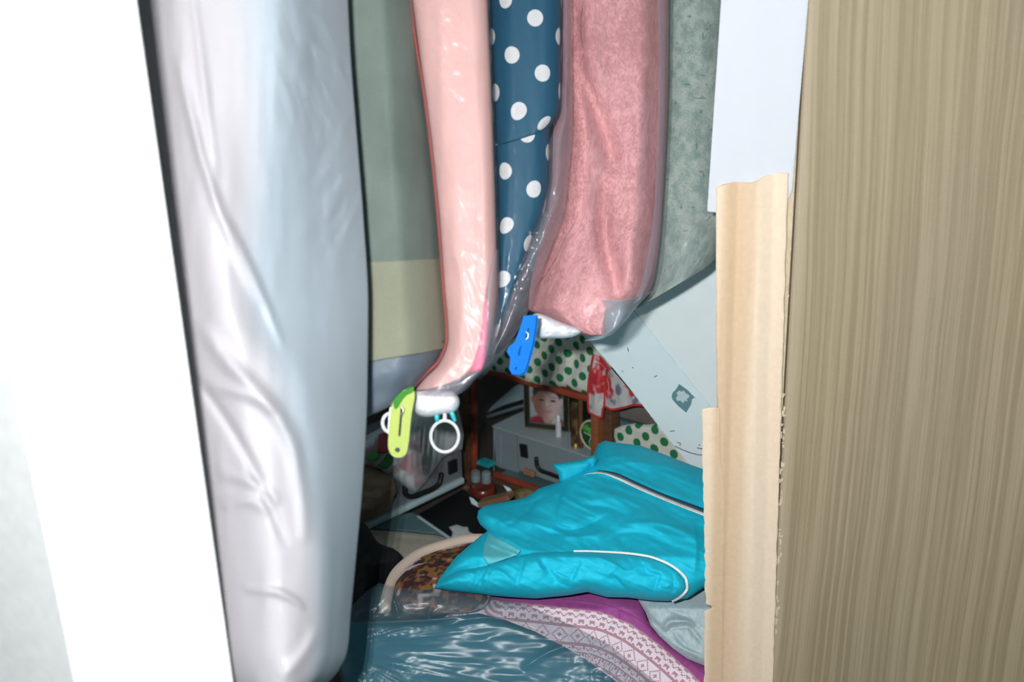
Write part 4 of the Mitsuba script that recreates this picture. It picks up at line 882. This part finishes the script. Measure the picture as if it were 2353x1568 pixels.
# ---------------------------------------------------------------- turquoise jacket
TQ = (0.012, 0.465, 0.63)
def tq_fn(p, n, uv): return mi.Color3f(*TQ) * (0.90 + 0.2 * fbm(p.x * 30, p.y * 30, p.z * 30)) * (0.95 + 0.1 * noise(p.x * 900, p.y * 900, p.z * 900))
mat('turquoise', proc(tq_fn), 0.62, specular=0.15, sheen=0.2); mat('turquoise_lining', (0.09, 0.46, 0.52), 0.75)
mat('navy_tape', (0.010, 0.05, 0.10), 0.6); mat('white_cord', (0.72, 0.72, 0.68), 0.6)
jk = thing('turquoise_jacket', 'bright turquoise zip jacket with white piping folded on top of the clothes pile', 'jacket')
body = [(1284, 1108), (1300, 1085), (1335, 1062), (1364, 1045), (1375, 1021), (1390, 1013), (1418, 1018), (1471, 1024), (1541, 1050), (1583, 1067), (1617, 1079), (1690, 1110), (1690, 1330), (1640, 1345), (1616, 1352), (1580, 1376), (1535, 1382), (1499, 1380), (1443, 1372), (1395, 1371), (1350, 1358), (1303, 1366), (1232, 1372), (1176, 1370), (1115, 1366), (1036, 1358), (998, 1352), (1014, 1323), (1050, 1278), (1103, 1233), (1120, 1221), (1103, 1206), (1096, 1191), (1099, 1174), (1112, 1163), (1160, 1154), (1210, 1143), (1238, 1123)]
jpoly = sg.Polygon(body)
def jback(px, py): return 1.40 + np.clip(1375 - py, 0, 95) / 95 * 0.03 + np.clip(1280 - py, 0, 400) / 265 * 0.25
JF = []
for ln, w, a in ([[(1300, 1112), (1282, 1150), (1272, 1185), (1290, 1212), (1320, 1216), (1360, 1200), (1400, 1180)], 13, -0.012], [[(1236, 1140), (1222, 1165), (1200, 1185), (1165, 1212)], 10, -0.007],
                 [[(1128, 1180), (1170, 1166), (1225, 1152), (1280, 1120)], 5, -0.005], [[(1140, 1205), (1190, 1195), (1230, 1205), (1262, 1218)], 14, 0.007], [[(1272, 1130), (1271, 1170), (1270, 1200)], 5, 0.005],
                 [[(1130, 1228), (1165, 1240), (1210, 1262), (1260, 1268)], 7, 0.006], [[(1225, 1205), (1265, 1222), (1300, 1232)], 10, -0.008],
                 [[(1385, 1075), (1440, 1062), (1520, 1065), (1600, 1095)], 14, 0.007], [[(1390, 1040), (1440, 1030), (1500, 1045)], 7, 0.006], [[(1372, 1058), (1420, 1048), (1470, 1050)], 6, 0.005], [[(1500, 1075), (1560, 1088), (1615, 1110)], 9, -0.005],
                 [[(1330, 1120), (1400, 1135), (1470, 1160), (1540, 1190)], 16, 0.006], [[(1320, 1160), (1390, 1165), (1450, 1190)], 12, -0.006], [[(1430, 1205), (1490, 1200), (1560, 1215), (1620, 1245)], 16, 0.008], [[(1400, 1235), (1460, 1222), (1520, 1235)], 9, -0.005],
                 [[(1270, 1230), (1330, 1232), (1390, 1222)], 9, 0.006], [[(1340, 1236), (1346, 1250), (1354, 1264)], 4, -0.004], [[(1372, 1232), (1374, 1250), (1380, 1266)], 4, -0.004], [[(1400, 1236), (1404, 1252), (1410, 1268)], 4, -0.004], [[(1430, 1240), (1436, 1256), (1440, 1270)], 4, -0.004], [[(1318, 1235), (1322, 1250), (1330, 1264)], 4, -0.004],
                 [[(1005, 1345), (1030, 1320), (1065, 1300), (1100, 1290)], 7, -0.006], [[(1030, 1318), (1060, 1310), (1090, 1320)], 6, 0.005], [[(1040, 1300), (1080, 1262), (1115, 1240)], 10, 0.007], [[(1590, 1200), (1600, 1260), (1595, 1320)], 16, 0.008]):
    JF.append((ln, w, a))
def jfold(px, py):
    h = 0.006 * pn(px + .4 * py, py - .3 * px, 120, 40, 21) + 0.0012 * pn(px, py, 16, 9, 22) + 0.011 * (ridged(px + .5 * py, py - .35 * px, 130, 34, 24, 2) - .5) + 0.0075 * (ridged(px + .3 * py, py - .45 * px, 80, 15, 27, 2) ** 2 - .3)
    for ln, w, a in JF: h = h + fold(px, py, ln, w * 1.1, a * 1.25)
    return h
def jfront(px, py, dist): return jback(px, py) - 0.02 - (0.045 + jfold(px, py)) * pillow(dist, 40) - 0.018 * pillow(dist, 130)
def jd(px, py):
    px, py = np.asarray(px, float), np.asarray(py, float)
    dist = np.where(shapely.contains_xy(jpoly, px, py), shapely.distance(shapely.points(np.stack([px, py], -1)), jpoly.exterior), 0.0)
    return jfront(px, py, dist)
m, _ = relief(body, jfront, lambda px, py: jback(px, py) + 0.03, 4.0, 3.5)
obj('body', m, 'turquoise', jk)
# sleeve with elastic gathers, ringed by the piping
slv = [(1002, 1350), (1020, 1328), (1052, 1312), (1090, 1306), (1130, 1298), (1180, 1280), (1230, 1270), (1322, 1268), (1373, 1270), (1429, 1273), (1485, 1280), (1527, 1294), (1556, 1313), (1574, 1336), (1576, 1352), (1564, 1370), (1544, 1381), (1535, 1382), (1499, 1381), (1443, 1374), (1395, 1373), (1350, 1361), (1303, 1369), (1232, 1376), (1176, 1373), (1137, 1370), (1115, 1367), (1036, 1358)]
SF = [([(1206, 1268), (1200, 1300), (1186, 1345)], 8, -0.008), ([(1245, 1285), (1262, 1310), (1285, 1335)], 8, -0.006), ([(1225, 1275), (1240, 1300), (1256, 1322)], 7, 0.006), ([(1335, 1290), (1320, 1318), (1305, 1352)], 8, -0.007), ([(1360, 1342), (1385, 1358), (1410, 1370)], 7, -0.006), ([(1405, 1318), (1425, 1340), (1450, 1362)], 8, -0.007),
      ([(1300, 1280), (1360, 1276), (1400, 1290), (1440, 1312), (1518, 1325)], 8, 0.010), ([(1420, 1300), (1460, 1318), (1518, 1322)], 9, -0.008), ([(1518, 1318), (1510, 1340), (1502, 1365)], 5, -0.006), ([(1110, 1300), (1106, 1330), (1112, 1355)], 5, -0.005), ([(1088, 1310), (1090, 1335)], 4, 0.004), ([(1130, 1305), (1160, 1320), (1190, 1348)], 8, 0.006), ([(1270, 1330), (1300, 1345), (1340, 1352)], 7, -0.004),
      ([(1470, 1290), (1485, 1305), (1490, 1318)], 5, -0.005), ([(1440, 1282), (1452, 1294), (1456, 1306)], 5, -0.005), ([(1500, 1290), (1512, 1302)], 5, -0.004), ([(1530, 1305), (1548, 1325), (1552, 1350), (1535, 1368)], 6, -0.006), ([(1545, 1340), (1530, 1350), (1520, 1345)], 5, 0.005)]
spoly = sg.Polygon(slv)
def sfront(px, py, dist):
    h = 0.0015 * pn(px, py, 22, 14, 31) + 0.0035 * (ridged(px - .5 * py, py, 60, 70, 33, 2) - .5)
    for ln, w, a in SF: h = h + fold(px, py, ln, w * 1.1, a * 1.3)
    g = np.exp(-((px - 1105) / 22) ** 2); h = h + 0.0025 * g * np.sin(px * 0.55 + py * 0.25)
    return jd(px, py) - (0.022 + h) * pillow(dist, 26) - 0.008 * pillow(dist, 60)
m, _ = relief(slv, sfront, lambda px, py: jd(px, py) + 0.004, 3.6, 3.0)
obj('sleeve', m, 'turquoise', jk)
col = [(1269, 1067), (1300, 1063), (1339, 1057), (1364, 1046), (1374, 1056), (1366, 1076), (1331, 1096), (1303, 1110), (1286, 1110), (1283, 1090), (1276, 1081)]
m, _ = relief(col, lambda px, py, dist: 1.555 - 0.018 * pillow(dist, 18) - 0.004 * pn(px, py, 30, 20, 8) - crease(px, py, [(1355, 1055), (1358, 1070), (1340, 1090)], 5, -0.006), lambda px, py: 1.58 + 0 * px, 3, 3)
obj('collar', m, 'turquoise', jk)
lin_p = [(1109, 1280), (1112, 1255), (1123, 1224), (1140, 1236), (1160, 1243), (1198, 1265), (1188, 1277), (1150, 1290), (1120, 1300)]
m, _ = relief(lin_p, lambda px, py, dist: jd(px, py) - 0.006 - 0.003 * pillow(dist, 10), lambda px, py: jd(px, py) + 0.004, 3.5, 3)
obj('turned_lining', m, 'turquoise_lining', jk, label='duller turquoise lining turned outwards')
def ribbon(line, w, lift, n=60, dfn=jd):
    e = spline(line, n); t = np.gradient(e, axis=0); t /= np.linalg.norm(t, axis=1, keepdims=True)
    k = (w / 2 * np.clip(np.linspace(0.12, 3.2, n), 0, 1))[:, None] * np.stack([-t[:, 1], t[:, 0]], 1)
    return relief(np.vstack([e + k, (e - k)[::-1]]), lambda px, py, dist: dfn(px, py) - lift - 0.0015 * pillow(dist, w / 2), lambda px, py: dfn(px, py) + 0.003, 2.2, 2.2)[0]
zl = [(1340, 1093), (1353, 1089), (1378, 1087), (1418, 1099), (1474, 1124), (1541, 1152), (1617, 1182), (1680, 1208)]
obj('zip_tape', ribbon(zl, 8.5, 0.004), 'white_cord', jk, label='white zip tape')
obj('zip_tape', ribbon([(1372, 1081), (1409, 1087), (1457, 1109), (1513, 1134), (1617, 1173), (1680, 1200)], 7.5, 0.003), 'navy_tape', jk, label='dark navy zip tape')
ze = spline([(1376, 1084), (1414, 1093), (1465, 1116), (1527, 1143), (1617, 1177.5), (1680, 1204)], 90)
zm = []
for i, (x, y) in enumerate(ze):
    c0 = P(x, y, float(jd(np.array([x]), np.array([y]))[0]) - 0.0065)
    zm.append(frame_box(c0 - R * 0.0008 - U * 0.0016, R * 0.0016, U * 0.0032, F * 0.002, 0.0003))
obj('zip_teeth', trimesh.util.concatenate(zm), 'steel_dark', jk, kind='stuff', smooth=False) if 'material_steel_dark' in scene else obj('zip_teeth', trimesh.util.concatenate(zm), mat('steel_dark', (0.10, 0.14, 0.17), 0.35, metallic=0.6), jk, kind='stuff', smooth=False, label='fine zip teeth')
e = spline([(1318, 1267), (1345, 1267), (1373, 1268), (1429, 1271), (1485, 1278), (1527, 1292), (1558, 1311), (1577, 1334), (1579, 1351), (1566, 1370), (1544, 1382)], 90)
pd = np.minimum(jd(e[:, 0], e[:, 1]), 9) - 0.012
obj('piping', tube(P(e[:, 0], e[:, 1], pd), np.linspace(0.6, 1, 90).clip(0, .85) / .85 * 0.0019, 10), 'white_cord', jk, label='white piping')

# ---------------------------------------------------------------- sweater, grey shirt
KL = [(1150, 1382), (1240, 1390), (1300, 1397), (1372, 1405), (1440, 1430), (1500, 1470), (1560, 1520), (1620, 1580), (1660, 1630)]
KE = spline(KL, 60)
def kuv(px, py):
    d, sd, s, L = dist_poly(px, py, KE)
    k = 1.42 / FPX
    return s * k, sd * k
def knit_fn(p, n, uv):
    cw, ch = 0.0021, 0.0021
    i, j = dr.floor(uv.x / cw), dr.floor(uv.y / ch)
    P_ = lambda m: i - dr.floor(i / m) * m
    row = j
    # rows of motifs: border line, stars, diamonds, speckles
    star = dr.abs(P_(12.0) - 6.0) + dr.abs(row - dr.floor(row / 12.0) * 12.0 - 6.0)
    dia = dr.select((dr.abs(star - 5.0) < 0.5) | (star < 1.5), 1.0, 0.0)
    spk = dr.select(cell_rand(dr.minimum(P_(8.0), 7.0 - P_(8.0)), row, 3.0) > 0.62, 1.0, 0.0)
    zone = dr.floor(row / 12.0)
    odd = zone - dr.floor(zone / 2.0) * 2.0
    t = dr.select(odd > 0.5, dia, spk)
    r12 = row - dr.floor(row / 12.0) * 12.0
    t = dr.select((r12 < 0.5) | (r12 > 10.5), 1.0, t)
    loop = 0.85 + 0.15 * dr.abs(dr.sin(uv.x / cw * 3.14159)) 
    pat = mix((0.78, 0.66, 0.72), (0.38, 0.15, 0.19), t * 0.8)
    plain = mix((0.33, 0.072, 0.26), (0.39, 0.098, 0.31), fbm(uv.x * 200, uv.y * 200, 1.0))
    rib = dr.select(dr.abs(uv.y + 0.012) < 0.0006, 0.75, 1.0)
    return mix(plain * rib, pat, smoothstep(-0.0008, 0.0008, uv.y + 0.0012 * (noise(uv.x * 260, 2.0) - 0.5))) * loop
mat('fair_isle', proc(knit_fn), 0.9, specular=0.1)
def swd(px, py): return 1.445 + (1568 - py) / 230 * 0.02 + np.clip(1400 - py, 0, 80) * 0.0009
def swf(px, py, dist):
    h = 0.005 * pn(px, py, 120, 60, 6) + crease(px, py, [(1350, 1362), (1420, 1385), (1480, 1430), (1540, 1490)], 12, 0.006) - crease(px, py, [(1440, 1395), (1428, 1412), (1432, 1432)], 4, 0.005) - crease(px, py, [(1250, 1380), (1350, 1390), (1450, 1420), (1530, 1478)], 4, 0.003)
    return swd(px, py) - (0.030 + h) * pillow(dist, 60)
m, uv = relief([(1020, 1420), (1060, 1392), (1120, 1362), (1180, 1330), (1300, 1330), (1440, 1340), (1472, 1382), (1488, 1425), (1505, 1452), (1545, 1488), (1590, 1516), (1650, 1545), (1720, 1580), (1760, 1700), (900, 1700)], swf, lambda px, py: swd(px, py) + 0.02, 5, 4, uvfn=kuv)
single('knit_sweater', m, 'fair_isle', 'magenta sweater with a white fair isle pattern under the turquoise jacket', 'sweater', uv=uv)
def marl_fn(p, n, uv):
    return mix((0.26, 0.36, 0.38), (0.50, 0.58, 0.60), 0.6 * fbm(p.x * 300, p.y * 90, p.z * 90) + 0.4 * noise(p.x * 900, p.y * 400, p.z * 400))
mat('grey_marl', proc(marl_fn), 0.9)
def gsf(px, py, dist):
    h = 0.003 * pn(px, py, 40, 40, 3) - crease(px, py, [(1470, 1400), (1500, 1430), (1525, 1450)], 6, 0.006) - crease(px, py, [(1530, 1400), (1580, 1420), (1617, 1450)], 5, 0.004)
    h += crease(px, py, [(1525, 1450), (1545, 1428), (1575, 1428), (1595, 1440)], 9, 0.012) - crease(px, py, [(1528, 1460), (1550, 1442), (1580, 1440), (1600, 1462), (1617, 1480)], 5, 0.008) + crease(px, py, [(1510, 1450), (1540, 1480), (1590, 1500), (1620, 1520)], 10, 0.008) - crease(px, py, [(1550, 1450), (1570, 1480), (1610, 1500)], 5, 0.006)
    return swd(px, py) - 0.020 - (0.022 + 1.5 * h) * pillow(dist, 24)
m, _ = relief([(1440, 1340), (1520, 1340), (1600, 1320), (1700, 1320), (1720, 1560), (1660, 1548), (1617, 1530), (1580, 1515), (1545, 1490), (1515, 1462), (1495, 1438), (1482, 1405), (1470, 1385)], gsf, lambda px, py: swd(px, py) - 0.012, 4, 4)
single('grey_shirt', m, 'grey_marl', 'crumpled grey marl shirt under the right end of the turquoise jacket', 'shirt')

# ---------------------------------------------------------------- clear bag in the foreground
pb = thing('clear_plastic_bag', 'large crinkled clear plastic bag of blue-green clothes at the bottom of the pile', 'plastic bag')
mat('teal_cloth', proc(lambda p, n, uv: mix((0.006, 0.075, 0.12), (0.018, 0.15, 0.21), fbm(p.x * 14, p.y * 10, p.z * 14))), 0.75, specular=0.1)
knot = np.array([775.0, 1490.0])
def streak(px, py, seed, k=26):
    a = np.arctan2(py - knot[1], px - knot[0]); rr = np.hypot(px - knot[0], py - knot[1])
    n = meshkit.fbm(np.stack([a * k + 0 * rr, rr / 260, np.full_like(rr, seed * 2.3)], -1), 3, seed)
    return 1 - np.abs(2 * n - 1)
def inner(px, py, dist):
    return 1.385 - (py - 1420) / 150 * 0.02 - (0.035 + 0.009 * (streak(px, py, 3, 10) - .5) + 0.006 * pn(px, py, 160, 40, 3)) * pillow(dist, 50)
m, _ = relief([(760, 1445), (800, 1432), (950, 1426), (1040, 1418), (1100, 1410), (1160, 1425), (1230, 1452), (1330, 1505), (1420, 1570), (1480, 1640), (1480, 1720), (880, 1720), (830, 1640), (790, 1560)], inner, lambda px, py: 1.40 - (py - 1420) / 150 * 0.02, 5, 4)
obj('folded_cloth', m, 'teal_cloth', pb, label='dark blue-green cloth inside the bag')
film('bag_film', (0.10, 0.18, 0.22), 0.30, 0.26, 0.35)
def outer(px, py, dist):
    h = 0.0035 * (streak(px, py, 5, 22) - .5) * np.exp(-np.hypot(px - knot[0], py - knot[1]) / 500) + 0.006 * pn(px, py, 130, 50, 9)
    h += 0.006 * np.exp(-((px - 1400) / 80) ** 2 - ((py - 1550) / 50) ** 2) * (ridged(px, py, 40, 26, 3) - .3)
    h += crease(px, py, [(800, 1432), (900, 1430), (1010, 1424), (1110, 1405)], 6, 0.006) + crease(px, py, [(880, 1345), (905, 1380), (915, 1420)], 8, 0.006) + crease(px, py, [(1000, 1390), (985, 1410), (990, 1424)], 4, 0.005)
    h += crease(px, py, [(1020, 1440), (1120, 1420), (1250, 1450), (1380, 1520)], 8, 0.006) + crease(px, py, [(1200, 1540), (1350, 1480), (1460, 1545)], 7, 0.005)
    return 1.355 - (py - 1420) / 150 * 0.03 - (0.02 + 1.0 * h) * pillow(dist, 40)
m, _ = relief([(765, 1420), (805, 1396), (840, 1362), (870, 1340), (925, 1352), (1000, 1354), (1060, 1360), (1150, 1374), (1210, 1390), (1262, 1413), (1330, 1445), (1400, 1482), (1460, 1530), (1505, 1566), (1560, 1640), (1580, 1720), (880, 1720), (820, 1640), (785, 1570), (765, 1500)], outer, None, 4.5, 4)
obj('film', m, 'bag_film', pb, label='crinkled clear plastic film')
